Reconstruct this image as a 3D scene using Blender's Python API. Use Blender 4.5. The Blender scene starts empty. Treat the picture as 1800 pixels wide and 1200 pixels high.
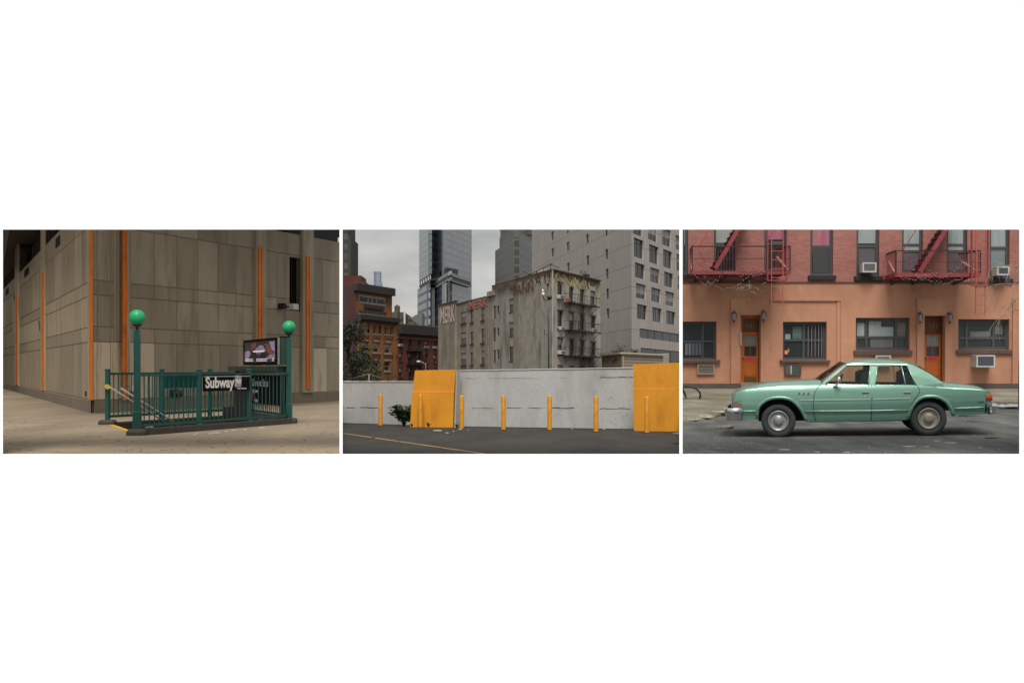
import bpy, bmesh, math, random
from mathutils import Vector, Matrix, geometry
random.seed(7)
S = bpy.context.scene
COL = S.collection
R = math.radians
F = 2000.0            # focal length in photo pixels (photo 1800 x 1200)
HY = 646.0            # row of the true horizon

# ------------------------------------------------------------------ camera
cam_d = bpy.data.cameras.new('camera'); cam = bpy.data.objects.new('camera', cam_d); COL.objects.link(cam)
cam.location = (0, 0, 0); cam.rotation_euler = (R(90), 0, 0)
cam_d.sensor_width = 36.0; cam_d.lens = F/1800*36.0
cam_d.shift_y = (HY-600)/1800.0
cam_d.clip_start = 0.1; cam_d.clip_end = 6000
S.camera = cam

# ------------------------------------------------------------------ sky and sun
SUN_EL = 60.0
w = bpy.data.worlds.new('World'); S.world = w; w.use_nodes = True
nt = w.node_tree; nt.nodes.clear()
wo = nt.nodes.new('ShaderNodeOutputWorld'); bg = nt.nodes.new('ShaderNodeBackground')
sky = nt.nodes.new('ShaderNodeTexSky'); sky.sky_type = 'NISHITA'; sky.sun_disc = False
sky.sun_elevation = R(SUN_EL); sky.sun_rotation = R(180); sky.air_density = 1.6; sky.dust_density = 4.0
tc = nt.nodes.new('ShaderNodeTexCoord'); mp = nt.nodes.new('ShaderNodeMapping'); mp.inputs['Scale'].default_value = (1, 1, 3.2)
mp.inputs['Location'].default_value = (.35, .2, .3)
nz = nt.nodes.new('ShaderNodeTexNoise'); nz.inputs['Scale'].default_value = 4.2; nz.inputs['Detail'].default_value = 5; nz.inputs['Roughness'].default_value = .55
rp = nt.nodes.new('ShaderNodeValToRGB'); rp.color_ramp.elements[0].position = .36; rp.color_ramp.elements[1].position = .66
rp.color_ramp.elements[0].color = (1.3, 1.34, 1.38, 1); rp.color_ramp.elements[1].color = (2.75, 2.72, 2.66, 1)
mx = nt.nodes.new('ShaderNodeMixRGB'); mx.inputs[0].default_value = .93
L = nt.links.new
L(tc.outputs['Generated'], mp.inputs[0]); L(mp.outputs[0], nz.inputs['Vector']); L(nz.outputs['Fac'], rp.inputs[0])
L(sky.outputs[0], mx.inputs[1]); L(rp.outputs[0], mx.inputs[2]); L(mx.outputs[0], bg.inputs[0]); L(bg.outputs[0], wo.inputs[0])
bg.inputs[1].default_value = 0.12
sd = bpy.data.lights.new('sun', 'SUN'); sd.energy = 1.5; sd.angle = R(28); sd.color = (1, .97, .92)
so = bpy.data.objects.new('sun', sd); COL.objects.link(so)
so.rotation_euler = (R(90-SUN_EL), 0, 0)
S.view_settings.view_transform = 'Standard'; S.view_settings.look = 'None'
S.view_settings.exposure = 1.1; S.view_settings.gamma = 1.0
S.render.engine = 'CYCLES'
S.cycles.max_bounces = 6; S.cycles.diffuse_bounces = 3; S.cycles.transparent_max_bounces = 12

# ------------------------------------------------------------------ frames: three places, each on its own gently tilted ground
HYI = {1: 646.0, 2: 675.0, 3: 610.0}
H = {1: 1.4, 2: 1.34, 3: 1.85}
T = {i: Matrix.Rotation((HY-HYI[i])/F, 4, 'X') for i in HYI}
T[0] = Matrix.Identity(4)

def at(i, px, d): return ((px-900)/F*d, d)
def gd(i, py): return F*H[i]/(py-HYI[i])
def G(i, px, py): return at(i, px, gd(i, py))

# ------------------------------------------------------------------ materials
def lin(c):
    return tuple(((v/255)/12.92 if v/255 <= .04045 else ((v/255+.055)/1.055)**2.4) for v in c)
MATS = {}
def M(name, col=(.5, .5, .5), rough=.8, metal=0., var=.15, scale=2., stretch=(1, 1, 1), bump=0., bscale=None, spec=.5,
      coat=0., tone=False, var2=.0, scale2=30., emit=0., dirt=None, dpos=(.55, .75), dscale=1.2, dstretch=(1, 1, 1), trans=0., alpha=1.):
    if name in MATS: return MATS[name]
    m = bpy.data.materials.new(name); m.use_nodes = True; MATS[name] = m
    t = m.node_tree; n = t.nodes; l = t.links.new
    b = n['Principled BSDF']; b.inputs['Roughness'].default_value = rough; b.inputs['Metallic'].default_value = metal
    b.inputs['Specular IOR Level'].default_value = spec; b.inputs['Coat Weight'].default_value = coat
    b.inputs['Transmission Weight'].default_value = trans; b.inputs['Alpha'].default_value = alpha
    tcn = n.new('ShaderNodeTexCoord'); mpn = n.new('ShaderNodeMapping'); mpn.inputs['Scale'].default_value = stretch
    l(tcn.outputs['Object'], mpn.inputs[0])
    rgb = n.new('ShaderNodeRGB'); rgb.outputs[0].default_value = (*col, 1)
    cur = rgb.outputs[0]
    def mul(cur, fac):
        v = n.new('ShaderNodeVectorMath'); v.operation = 'SCALE'; l(cur, v.inputs[0]); l(fac, v.inputs['Scale']); return v.outputs[0]
    def noise(sc, vec, det=5):
        q = n.new('ShaderNodeTexNoise'); q.inputs['Scale'].default_value = sc; q.inputs['Detail'].default_value = det
        q.inputs['Roughness'].default_value = .6; l(vec, q.inputs['Vector']); return q.outputs['Fac']
    def rng(x, a, c, lo=.3, hi=.7):
        r = n.new('ShaderNodeMapRange'); r.inputs['From Min'].default_value = lo; r.inputs['From Max'].default_value = hi
        r.inputs['To Min'].default_value = a; r.inputs['To Max'].default_value = c; l(x, r.inputs['Value']); return r.outputs[0]
    if var: cur = mul(cur, rng(noise(scale, mpn.outputs[0]), 1-var, 1+var))
    if var2: cur = mul(cur, rng(noise(scale2, tcn.outputs['Object'], 3), 1-var2, 1+var2))
    if tone:
        a = n.new('ShaderNodeAttribute'); a.attribute_name = 'tone'; cur = mul(cur, a.outputs['Fac'])
    if dirt:
        mp2 = n.new('ShaderNodeMapping'); mp2.inputs['Scale'].default_value = dstretch; l(tcn.outputs['Object'], mp2.inputs[0])
        mp2.inputs['Location'].default_value = (3.3, 1.7, .4)
        f = rng(noise(dscale, mp2.outputs[0], 8), 0, 1, *dpos)
        k = n.new('ShaderNodeMixRGB'); l(f, k.inputs[0]); l(cur, k.inputs[1]); k.inputs[2].default_value = (*dirt, 1); cur = k.outputs[0]
    l(cur, b.inputs['Base Color'])
    if bump:
        bn = n.new('ShaderNodeBump'); bn.inputs['Strength'].default_value = bump; bn.inputs['Distance'].default_value = .02
        l(noise(bscale or scale*8, mpn.outputs[0]), bn.inputs['Height']); l(bn.outputs[0], b.inputs['Normal'])
    if emit:
        l(cur, b.inputs['Emission Color']); b.inputs['Emission Strength'].default_value = emit
    return m

def brickmat(name, c1, c2, mortar, bw, rh, ms=.012, off=.5, rough=.85, axes='XZ', bump=.3, var=.18, scale=1.5, freq=2, metal=0., spec=.4, dirt=None, rot=0., loc=(0, 0, 0), dpos=(.55, .8), ns=(1, 1, 1)):
    if name in MATS: return MATS[name]
    m = bpy.data.materials.new(name); m.use_nodes = True; MATS[name] = m
    t = m.node_tree; n = t.nodes; l = t.links.new
    b = n['Principled BSDF']; b.inputs['Roughness'].default_value = rough; b.inputs['Metallic'].default_value = metal; b.inputs['Specular IOR Level'].default_value = spec
    tcn = n.new('ShaderNodeTexCoord'); sp = n.new('ShaderNodeSeparateXYZ'); cb = n.new('ShaderNodeCombineXYZ')
    mp = n.new('ShaderNodeMapping'); mp.inputs['Rotation'].default_value = (0, 0, rot); mp.inputs['Location'].default_value = loc
    l(tcn.outputs['Object'], mp.inputs[0]); l(mp.outputs[0], sp.inputs[0]); l(sp.outputs[axes[0]], cb.inputs[0]); l(sp.outputs[axes[1]], cb.inputs[1])
    br = n.new('ShaderNodeTexBrick'); l(cb.outputs[0], br.inputs['Vector']); br.offset = off; br.offset_frequency = freq
    br.inputs['Scale'].default_value = 1; br.inputs['Brick Width'].default_value = bw; br.inputs['Row Height'].default_value = rh
    br.inputs['Mortar Size'].default_value = ms; br.inputs['Mortar Smooth'].default_value = .1
    br.inputs['Color1'].default_value = (*c1, 1); br.inputs['Color2'].default_value = (*c2, 1); br.inputs['Mortar'].default_value = (*mortar, 1)
    nmp = n.new('ShaderNodeMapping'); nmp.inputs['Scale'].default_value = ns; l(tcn.outputs['Object'], nmp.inputs[0])
    q = n.new('ShaderNodeTexNoise'); q.inputs['Scale'].default_value = scale; q.inputs['Detail'].default_value = 7; l(nmp.outputs[0], q.inputs['Vector'])
    r = n.new('ShaderNodeMapRange'); r.inputs['From Min'].default_value = .3; r.inputs['From Max'].default_value = .7
    r.inputs['To Min'].default_value = 1-var; r.inputs['To Max'].default_value = 1+var; l(q.outputs['Fac'], r.inputs['Value'])
    v = n.new('ShaderNodeVectorMath'); v.operation = 'SCALE'; l(br.outputs['Color'], v.inputs[0]); l(r.outputs[0], v.inputs['Scale'])
    cur = v.outputs[0]
    if dirt:
        q2 = n.new('ShaderNodeTexNoise'); q2.inputs['Scale'].default_value = scale*.35; q2.inputs['Detail'].default_value = 10; q2.inputs['Roughness'].default_value = .7
        l(nmp.outputs[0], q2.inputs['Vector'])
        r2 = n.new('ShaderNodeMapRange'); r2.inputs['From Min'].default_value = dpos[0]; r2.inputs['From Max'].default_value = dpos[1]; l(q2.outputs['Fac'], r2.inputs['Value'])
        k = n.new('ShaderNodeMixRGB'); l(r2.outputs[0], k.inputs[0]); l(cur, k.inputs[1]); k.inputs[2].default_value = (*dirt, 1); cur = k.outputs[0]
    l(cur, b.inputs['Base Color'])
    if bump:
        bn = n.new('ShaderNodeBump'); bn.inputs['Strength'].default_value = bump; bn.inputs['Distance'].default_value = .01; bn.invert = True
        l(br.outputs['Fac'], bn.inputs['Height']); l(bn.outputs[0], b.inputs['Normal'])
    return m

# ------------------------------------------------------------------ mesh builder
class MB:
    def __init__(s): s.v = []; s.f = []; s.tone = []; s.sm = []
    def face(s, pts, tone=1., smooth=False):
        k = len(s.v); s.v += [tuple(p) for p in pts]; s.f.append(tuple(range(k, k+len(pts)))); s.tone.append(tone); s.sm.append(smooth)
        return s
    def box(s, x0, x1, y0, y1, z0, z1, tone=1.):
        p = [(x0, y0, z0), (x1, y0, z0), (x1, y1, z0), (x0, y1, z0), (x0, y0, z1), (x1, y0, z1), (x1, y1, z1), (x0, y1, z1)]
        k = len(s.v); s.v += p
        for f in ((0, 3, 2, 1), (4, 5, 6, 7), (0, 1, 5, 4), (1, 2, 6, 5), (2, 3, 7, 6), (3, 0, 4, 7)):
            s.f.append(tuple(k+a for a in f)); s.tone.append(tone); s.sm.append(False)
        return s
    def bbox(s, x0, x1, y0, y1, z0, z1, b=.01, tone=1.):
        # box with its vertical and top edges chamfered
        b = min(b, abs(x1-x0)*.45, abs(y1-y0)*.45, abs(z1-z0)*.45)
        s.prism([(x0+b, y0), (x1-b, y0), (x1, y0+b), (x1, y1-b), (x1-b, y1), (x0+b, y1), (x0, y1-b), (x0, y0+b)], z0, z1-b, cap=False, tone=tone)
        a = [(x0+b, y0), (x1-b, y0), (x1, y0+b), (x1, y1-b), (x1-b, y1), (x0+b, y1), (x0, y1-b), (x0, y0+b)]
        c = [(x0+b, y0+b), (x1-b, y0+b), (x1-b, y0+b), (x1-b, y1-b), (x1-b, y1-b), (x0+b, y1-b), (x0+b, y1-b), (x0+b, y0+b)]
        for i in range(8):
            j = (i+1) % 8; q = [(*a[i], z1-b), (*a[j], z1-b), (*c[j], z1), (*c[i], z1)]
            if c[i] == c[j]: q = q[:3]
            s.face(q, tone)
        s.face([(x0+b, y0+b, z1), (x1-b, y0+b, z1), (x1-b, y1-b, z1), (x0+b, y1-b, z1)], tone)
        s.face([(*p, z0) for p in reversed(a)], tone)
        return s
    def prism(s, poly, z0, z1, cap=True, tone=1., smooth=False):
        n = len(poly); k = len(s.v)
        s.v += [(x, y, z0) for x, y in poly]+[(x, y, z1) for x, y in poly]
        for i in range(n):
            j = (i+1) % n; s.f.append((k+i, k+j, k+n+j, k+n+i)); s.tone.append(tone); s.sm.append(smooth)
        if cap:
            s.f.append(tuple(k+i for i in reversed(range(n)))); s.f.append(tuple(k+n+i for i in range(n))); s.tone += [tone]*2; s.sm += [False]*2
        return s
    def xprism(s, poly, y0, y1, tone=1.):
        # polygon in x-z swept along y (y0 is the side facing the viewer)
        n = len(poly); k = len(s.v)
        s.v += [(x, y0, z) for x, z in poly]+[(x, y1, z) for x, z in poly]
        for i in range(n):
            j = (i+1) % n; s.f.append((k+i, k+n+i, k+n+j, k+j)); s.tone.append(tone); s.sm.append(False)
        s.f.append(tuple(k+i for i in range(n))); s.f.append(tuple(k+n+i for i in reversed(range(n)))); s.tone += [tone]*2; s.sm += [False]*2
        return s
    def tube(s, pts, r, n=8, caps=True, smooth=True, r1=None):
        pts = [Vector(p) for p in pts]; rings = []; m = len(pts)
        up = Vector((0, 0, 1)); prev = None
        for i, p in enumerate(pts):
            d = (pts[min(i+1, m-1)]-pts[max(i-1, 0)]).normalized()
            a = d.cross(up) if abs(d.z) < .95 else d.cross(Vector((0, 1, 0)))
            a.normalize()
            if prev is not None and a.dot(prev) < 0: a = -a
            prev = a; b = a.cross(d).normalized()
            rr = r if r1 is None else r+(r1-r)*i/(m-1)
            rings.append([p+a*math.cos(2*math.pi*j/n)*rr+b*math.sin(2*math.pi*j/n)*rr for j in range(n)])
        k = len(s.v)
        for g in rings: s.v += [tuple(q) for q in g]
        for i in range(m-1):
            for j in range(n):
                j2 = (j+1) % n; s.f.append((k+i*n+j, k+i*n+j2, k+(i+1)*n+j2, k+(i+1)*n+j)); s.tone.append(1.); s.sm.append(smooth)
        if caps:
            s.f.append(tuple(k+j for j in reversed(range(n)))); s.f.append(tuple(k+(m-1)*n+j for j in range(n))); s.tone += [1., 1.]; s.sm += [False]*2
        return s
    def bar(s, a, b, w, h=None):
        # square bar between two points
        a = Vector(a); b = Vector(b); d = (b-a).normalized(); h = h or w
        u = d.cross(Vector((0, 0, 1))) if abs(d.z) < .95 else Vector((1, 0, 0)); u.normalize(); v = u.cross(d).normalized()
        k = len(s.v)
        for p in (a, b):
            for (x, y) in ((-1, -1), (1, -1), (1, 1), (-1, 1)): s.v.append(tuple(p+u*x*w/2+v*y*h/2))
        for f in ((0, 1, 5, 4), (1, 2, 6, 5), (2, 3, 7, 6), (3, 0, 4, 7), (3, 2, 1, 0), (4, 5, 6, 7)):
            s.f.append(tuple(k+q for q in f)); s.tone.append(1.); s.sm.append(False)
        return s
    def lathe(s, prof, c=(0, 0, 0), axis='Z', n=24, smooth=True):
        k = len(s.v); m = len(prof)
        for r, h in prof:
            for j in range(n):
                a = 2*math.pi*j/n; x, y = r*math.cos(a), r*math.sin(a)
                if axis == 'Z': s.v.append((c[0]+x, c[1]+y, c[2]+h))
                else: s.v.append((c[0]+x, c[1]+h, c[2]+y))
        for i in range(m-1):
            for j in range(n):
                j2 = (j+1) % n; s.f.append((k+i*n+j, k+i*n+j2, k+(i+1)*n+j2, k+(i+1)*n+j)); s.tone.append(1.); s.sm.append(smooth)
        return s
    def mesh(s, name):
        me = bpy.data.meshes.new(name); me.from_pydata(s.v, [], s.f); me.update()
        at_ = me.attributes.new('tone', 'FLOAT', 'FACE'); at_.data.foreach_set('value', s.tone)
        me.polygons.foreach_set('use_smooth', s.sm)
        return me
def link(o, parent=None):
    COL.objects.link(o)
    if parent is not None: o.parent = parent
    return o
def fixn(me):
    bm = bmesh.new(); bm.from_mesh(me); bmesh.ops.remove_doubles(bm, verts=bm.verts, dist=1e-5); bmesh.ops.recalc_face_normals(bm, faces=bm.faces); bm.to_mesh(me); bm.free()
def part(name, mb, mat, parent, label=None, kind=None, weld=False, loc=None):
    me = mb.mesh(name)
    if weld: fixn(me)
    me.materials.append(mat); o = bpy.data.objects.new(name, me); link(o, parent)
    if loc: o.location = loc
    if label: o['label'] = label
    if kind: o['kind'] = kind
    return o
def props(o, label, cat, group=None, kind=None):
    if label: o['label'] = label
    if cat: o['category'] = cat
    if group: o['group'] = group
    if kind: o['kind'] = kind
    return o
def thing(name, label, cat, i=0, loc=(0, 0, 0), rz=0., group=None, mat4=None):
    o = bpy.data.objects.new(name, None); link(o); o.empty_display_size = .2
    o.matrix_world = T[i] @ (mat4 if mat4 is not None else (Matrix.Translation(loc) @ Matrix.Rotation(rz, 4, 'Z')))
    return props(o, label, cat, group)
def solid(name, mb, mat, label, cat, i=0, loc=(0, 0, 0), rz=0., group=None, mat4=None, weld=False, kind=None):
    o = part(name, mb, mat, None, weld=weld)
    o.matrix_world = T[i] @ (mat4 if mat4 is not None else (Matrix.Translation(loc) @ Matrix.Rotation(rz, 4, 'Z')))
    return props(o, label, cat, group, kind)
def struct(name, mb, mat, i=0, loc=(0, 0, 0)):
    o = part(name, mb, mat, None); o.matrix_world = T[i] @ Matrix.Translation(loc); o['kind'] = 'structure'; return o
def copytree(o, parent=None):
    c = o.copy(); link(c, parent)
    for ch in o.children: copytree(ch, c)
    return c
def text_mb(txt, size, depth=.004, bold=0., sx=1., align='LEFT', sp=1.):
    cu = bpy.data.curves.new('t', 'FONT'); cu.body = txt; cu.size = size; cu.extrude = 0; cu.offset = bold; cu.align_x = align; cu.resolution_u = 3; cu.space_character = sp
    ob = bpy.data.objects.new('t', cu); COL.objects.link(ob)
    me = bpy.data.meshes.new_from_object(ob.evaluated_get(bpy.context.evaluated_depsgraph_get()))
    mb = MB(); mb.v = [(v.co.x*sx, 0, v.co.y) for v in me.vertices]; mb.f = [tuple(p.vertices) for p in me.polygons]
    # give the letters a real thickness
    n = len(mb.v); edges = {}
    for f in mb.f:
        for a, b in zip(f, f[1:]+f[:1]): edges[(min(a, b), max(a, b))] = edges.get((min(a, b), max(a, b)), 0)+1
    mb.v += [(x, depth, z) for x, y, z in mb.v]
    mb.f += [tuple(n+q for q in reversed(f)) for f in mb.f] + [(a, b, n+b, n+a) for (a, b), c in edges.items() if c == 1]
    mb.tone = [1.]*len(mb.f); mb.sm = [False]*len(mb.f)
    bpy.data.objects.remove(ob); bpy.data.curves.remove(cu); bpy.data.meshes.remove(me)
    return mb
def shift(mb, x=0, y=0, z=0):
    mb.v = [(a+x, b+y, c+z) for a, b, c in mb.v]; return mb

# ------------------------------------------------------------------ facades: a vertical plane over two ground points
class Fac:
    def __init__(s, i, A, B, z0=None):
        s.i = i; s.z0 = -H[i] if z0 is None else z0
        A = Vector((A[0], A[1])); B = Vector((B[0], B[1])); s.A = A; s.B = B; e = (B-A); s.L = e.length; e.normalize(); s.e = e
        s.b = Vector((-e.y, e.x))       # pointing away from the viewer
        s.m = Matrix(((e.x, s.b.x, 0, A.x), (e.y, s.b.y, 0, A.y), (0, 0, 1, s.z0), (0, 0, 0, 1)))
    def uv(s, px, py, off=0.):
        r = Vector(((px-900)/F, 1.)); O = s.A+s.b*off
        t = O.dot(s.b)/r.dot(s.b); p = r*t
        return (p-O).dot(s.e), (HYI[s.i]-py)/F*t-s.z0
    def u(s, px, off=0.): return s.uv(px, 0, off)[0]
    def rect(s, x0, x1, y0, y1, off=0.):
        a = s.uv(x0, (y0+y1)/2, off)[0]; b = s.uv(x1, (y0+y1)/2, off)[0]; xm = (x0+x1)/2
        return a, b, s.uv(xm, y1, off)[1], s.uv(xm, y0, off)[1]
def wallholes(mb, u0, u1, w0, w1, holes, rev, y=0., cap=True, tone=1., thick=None):
    us = sorted({u0, u1, *[max(u0, min(u1, h[0])) for h in holes], *[max(u0, min(u1, h[1])) for h in holes]})
    ws = sorted({w0, w1, *[max(w0, min(w1, h[2])) for h in holes], *[max(w0, min(w1, h[3])) for h in holes]})
    for a, b in zip(us, us[1:]):
        for c, d in zip(ws, ws[1:]):
            if b-a < 1e-6 or d-c < 1e-6: continue
            cu, cw = (a+b)/2, (c+d)/2
            if any(h[0] < cu < h[1] and h[2] < cw < h[3] for h in holes): continue
            mb.face([(a, y, c), (b, y, c), (b, y, d), (a, y, d)], tone)
    for (a, b, c, d) in [h[:4] for h in holes]:
        a, b, c, d = max(a, u0), min(b, u1), max(c, w0), min(d, w1)
        mb.face([(a, y, c), (a, y+rev, c), (b, y+rev, c), (b, y, c)], tone)
        mb.face([(a, y, d), (b, y, d), (b, y+rev, d), (a, y+rev, d)], tone)
        mb.face([(a, y, c), (a, y, d), (a, y+rev, d), (a, y+rev, c)], tone)
        mb.face([(b, y, c), (b, y+rev, c), (b, y+rev, d), (b, y, d)], tone)
    return mb
def window(parent, h, rev, fm, gm, fw=.06, cols=(), rows=(), name='window', sill=None, sm=None, so=.12, sh=.1, blind=None, bfrac=.5, label=None, glassoff=.05):
    a, b, c, d = h; y = rev-.05
    mb = MB(); mb.box(a, b, y, y+.06, d-fw, d); mb.box(a, b, y-.005, y+.06, c, c+fw); mb.box(a, a+fw, y, y+.06, c+fw, d-fw); mb.box(b-fw, b, y, y+.06, c+fw, d-fw)
    for q in cols: x = a+(b-a)*q; mb.box(x-fw*.45, x+fw*.45, y-.003, y+.06, c+fw, d-fw)
    for q in rows:
        z = c+(d-c)*q; mb.box(a+fw, b-fw, y-.008, y+.06, z-fw*.4, z+fw*.4)
    f = part(name, mb, fm, parent, label)
    g = MB(); g.box(a+fw*.5, b-fw*.5, y+.03, y+.036, c+fw*.5, d-fw*.5); part('pane', g, gm, f)
    if blind:
        q = MB(); q.box(a+fw, b-fw, y+.022, y+.028, c+fw+(d-c-2*fw)*(1-bfrac), d-fw); part('blind', q, blind, f)
    if sill:
        q = MB(); q.bbox(a-so*.6, b+so*.6, -so*.6, rev, c-sh, c, .012); part('sill', q, sm or fm, f)
    return f

# ------------------------------------------------------------------ the white display wall the three street scenes are seen through
WY = 18.4
def wp(px, py): return ((px-900)/F*WY, (HY-py)/F*WY)
holes = []
for x0, x1 in ((4.8, 596.8), (602.2, 1194.2), (1199.8, 1792)):
    a, d = wp(x0, 403.4); b, c = wp(x1, 797.5); holes.append((a, b, c, d))
mb = MB(); wallholes(mb, -15, 15, -5.6, 6.4, holes, .01)
wallholes(mb, -15, 15, -5.6, 6.4, holes, .001, y=.01)
struct('wall', mb, M('white_paint', (.86, .86, .86), .9, var=0, spec=.1), 0, (0, WY, 0))
mb = MB().face([(-40, -40, 0), (40, -40, 0), (40, WY, 0), (-40, WY, 0)])
struct('floor', mb, M('pale_floor', (.82, .82, .82), .9, var=.03, spec=.1), 0, (0, 0, -5.6))
# =================================================================== PLACE ONE: subway stairs at a limestone corner
stone = M('limestone', lin((166, 152, 130)), .85, var=.1, scale=.9, stretch=(1.4, 1.4, .45), tone=True, var2=.07, scale2=22, bump=.15, bscale=14, dirt=lin((132, 117, 96)), dpos=(.5, .78), dscale=1.3, dstretch=(1.6, 1.6, .3))
orange = M('orange_channel', lin((232, 126, 28)), .5, var=.14, scale=1.5, stretch=(1, 1, .5), var2=.06, dirt=lin((150, 78, 28)), dpos=(.54, .8), dscale=2.5)
dark = M('dark_void', (.012, .011, .01), .6, var=.1)
dglass = M('dark_glass', (.016, .014, .013), .4, var=.2, scale=.6, spec=.15)
concrete = brickmat('sidewalk_concrete', lin((152, 136, 113)), lin((142, 127, 106)), lin((72, 63, 52)), 2.4, 5.5, ms=.02, off=.0, axes='XY', bump=.25, var=.1, scale=1.1, rot=.62, dirt=lin((122, 109, 90)), dpos=(.42, .7), ns=(1, .22, 1))
teal = M('teal_enamel', lin((14, 74, 68)), .4, var=.12, scale=3, var2=.06, coat=.2, dirt=lin((20, 52, 46)), dpos=(.58, .8), dscale=2.5)
curbm = M('dark_curb_stone', lin((62, 57, 51)), .8, var=.2, scale=4, var2=.15, bump=.3)
steel = M('brushed_steel', (.62, .6, .57), .32, metal=1., var=.1)
signblack = M('sign_black', (.004, .0035, .0035), .7, var=.1, spec=.1)
white_let = M('sign_white', (.72, .71, .68), .5, var=.05)

gp = Vector
def P(s, t):
    a = Vector((-7.753, 23.53)); return a + s*Vector((2.153, 5.04)) + t*Vector((-2.197, 4.47))
outer = [(-32, WY+.03), (-.15025*(WY+.03), WY+.03), (-.15025*110, 110), (-75, 110)]
hole = [tuple(P(.03, .055)), tuple(P(.975, .055)), tuple(P(.975, .95)), tuple(P(.03, .95))]
vs = [Vector((*p, 0)) for p in outer]; hv = [Vector((*p, 0)) for p in hole]
tri = geometry.tessellate_polygon([vs, hv]); allp = vs+hv
mb = MB(); mb.v = [tuple(p) for p in allp]
for t_ in tri:
    a, b, c = (allp[k] for k in t_)
    f = tuple(t_) if (b-a).cross(c-a).z > 0 else tuple(reversed(t_)); mb.f.append(f); mb.tone.append(1.); mb.sm.append(False)
struct('sidewalk', mb, concrete, 1, (0, 0, -H[1]))

# ---- corner building
FL = Fac(1, G(1, -40, 669.6), G(1, 163, 726)); FC = Fac(1, G(1, 163, 726), G(1, 195, 724.3)); FR = Fac(1, G(1, 195, 724.3), G(1, 598.6, 704.1))
bld = thing('corner_building', 'brown limestone clad corner building with orange vertical channels behind the subway stairs', 'building', 1, (FC.A.x, FC.A.y, -H[1]))
binv = bld.matrix_world.inverted()
ROWS = [(.395, 2.2), (2.2, 2.67), (2.67, 3.65), (3.65, 4.1), (4.1, 5.85), (5.85, 6.7)]
def stones(F_, cols, plinth=True, tonef=None, step=(1.1, 1.7, 1.9, 1.7, 1.05, 2.2), hol=()):
    rnd = random.Random(int(F_.L*100)); mb = MB(); g = .012
    # backing of mortar, then every stone proud of it
    hs = [h for h in hol]
    wallholes(mb, 0, F_.L, 0, 6.7, hs, .5, y=.02, tone=.6)
    def stone_(a, b, c, d, tn):
        for h in hs:
            if a < h[1] and b > h[0] and c < h[3] and d > h[2]:
                if a < h[0]-.05: stone_(a, h[0], c, d, tn)
                if b > h[1]+.05: stone_(h[1], b, c, d, tn)
                if d > h[3]+.05: stone_(max(a, h[0]), min(b, h[1]), h[3], d, tn)
                if c < h[2]-.05: stone_(max(a, h[0]), min(b, h[1]), c, h[2], tn)
                return
        a += g; b -= g; c += g; d -= g
        if b-a < .03 or d-c < .03: return
        q = .012
        mb.face([(a+q, 0, c+q), (b-q, 0, c+q), (b-q, 0, d-q), (a+q, 0, d-q)], tn)
        mb.face([(a, .02, c), (b, .02, c), (b-q, 0, c+q), (a+q, 0, c+q)], tn); mb.face([(a+q, 0, d-q), (b-q, 0, d-q), (b, .02, d), (a, .02, d)], tn)
        mb.face([(a, .02, c), (a+q, 0, c+q), (a+q, 0, d-q), (a, .02, d)], tn); mb.face([(b-q, 0, c+q), (b, .02, c), (b, .02, d), (b-q, 0, d-q)], tn)
    for ri, (c, d) in enumerate(ROWS):
        xs = sorted(F_.u(p) for p in cols[ri]) if cols and cols[ri] else []
        xs = [x for x in xs if 0 < x < F_.L]; x = xs[-1] if xs else 0.
        while x < F_.L: x += step[ri]*rnd.uniform(.85, 1.15); xs.append(min(x, F_.L))
        xs = [0.]+xs
        for a, b in zip(xs, xs[1:]):
            tn = rnd.uniform(.8, 1.16)
            if tonef: tn = tonef((a+b)/2, (c+d)/2, tn)
            stone_(a, b, c, d, tn)
    x = 0
    while x < F_.L:
        e = min(F_.L, x+rnd.uniform(1.6, 2.4)); mb.face([(x, -.05, 0), (e, -.05, 0), (e, -.05, .38), (x, -.05, .38)], rnd.uniform(.5, .66)); mb.face([(x, -.05, .38), (e, -.05, .38), (e, 0, .395), (x, 0, .395)], .7); x = e
    return mb
def facpart(name, mb, mat, F_, parent=None, label=None):
    o = part(name, mb, mat, parent or bld, label); o.matrix_local = binv @ T[F_.i] @ F_.m; return o
uw = FR.u(272)
colsR = [[272, 311, 350, 387, 418, 446, 462, 492, 528, 546, 575], [272, 349, 417, 446, 462, 497, 528, 546, 572], [229, 311, 384, 449, 462, 500, 528, 546, 580],
         [229, 271, 348, 415, 447, 462, 487, 528, 546, 571], [229, 271, 311, 348, 383, 415, 447, 462, 487, 528, 546, 567, 590], [229, 300, 348, 400, 447, 462, 528, 546]]
slit = FR.rect(509.5, 532, 453, 546)
pR = stones(FR, colsR, tonef=lambda u, w, t: 1.95 if (u < uw and w < 2.2) else (1.75 if FR.u(550) < u < FR.u(575) and w < 2.2 else t), hol=[slit])
facpart('wall', pR, stone, FR)
sl = MB(); sl.box(slit[0], slit[1], .3, .34, slit[2], slit[3]); sl.box((slit[0]+slit[1])/2-.04, (slit[0]+slit[1])/2+.04, .22, .3, slit[2], slit[3]); facpart('window', sl, dglass, FR, label='tall dark slit window')
colsL = [[5, 20, 31, 47, 66, 105, 130], [20, 48, 78, 107, 143], [2, 33, 64, 96, 130], [10, 44, 80, 107, 118, 143], [-3, 11, 33, 57, 80, 97, 108, 130, 143], [33, 80, 130]]
dsl = FL.rect(22.5, 26.8, 519, 585)
facpart('wall', stones(FL, colsL, hol=[dsl]), stone, FL)
q = MB(); q.box(dsl[0], dsl[1], .3, .34, dsl[2], dsl[3]); facpart('window', q, dark, FL, label='narrow dark slot in the side wall')
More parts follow.
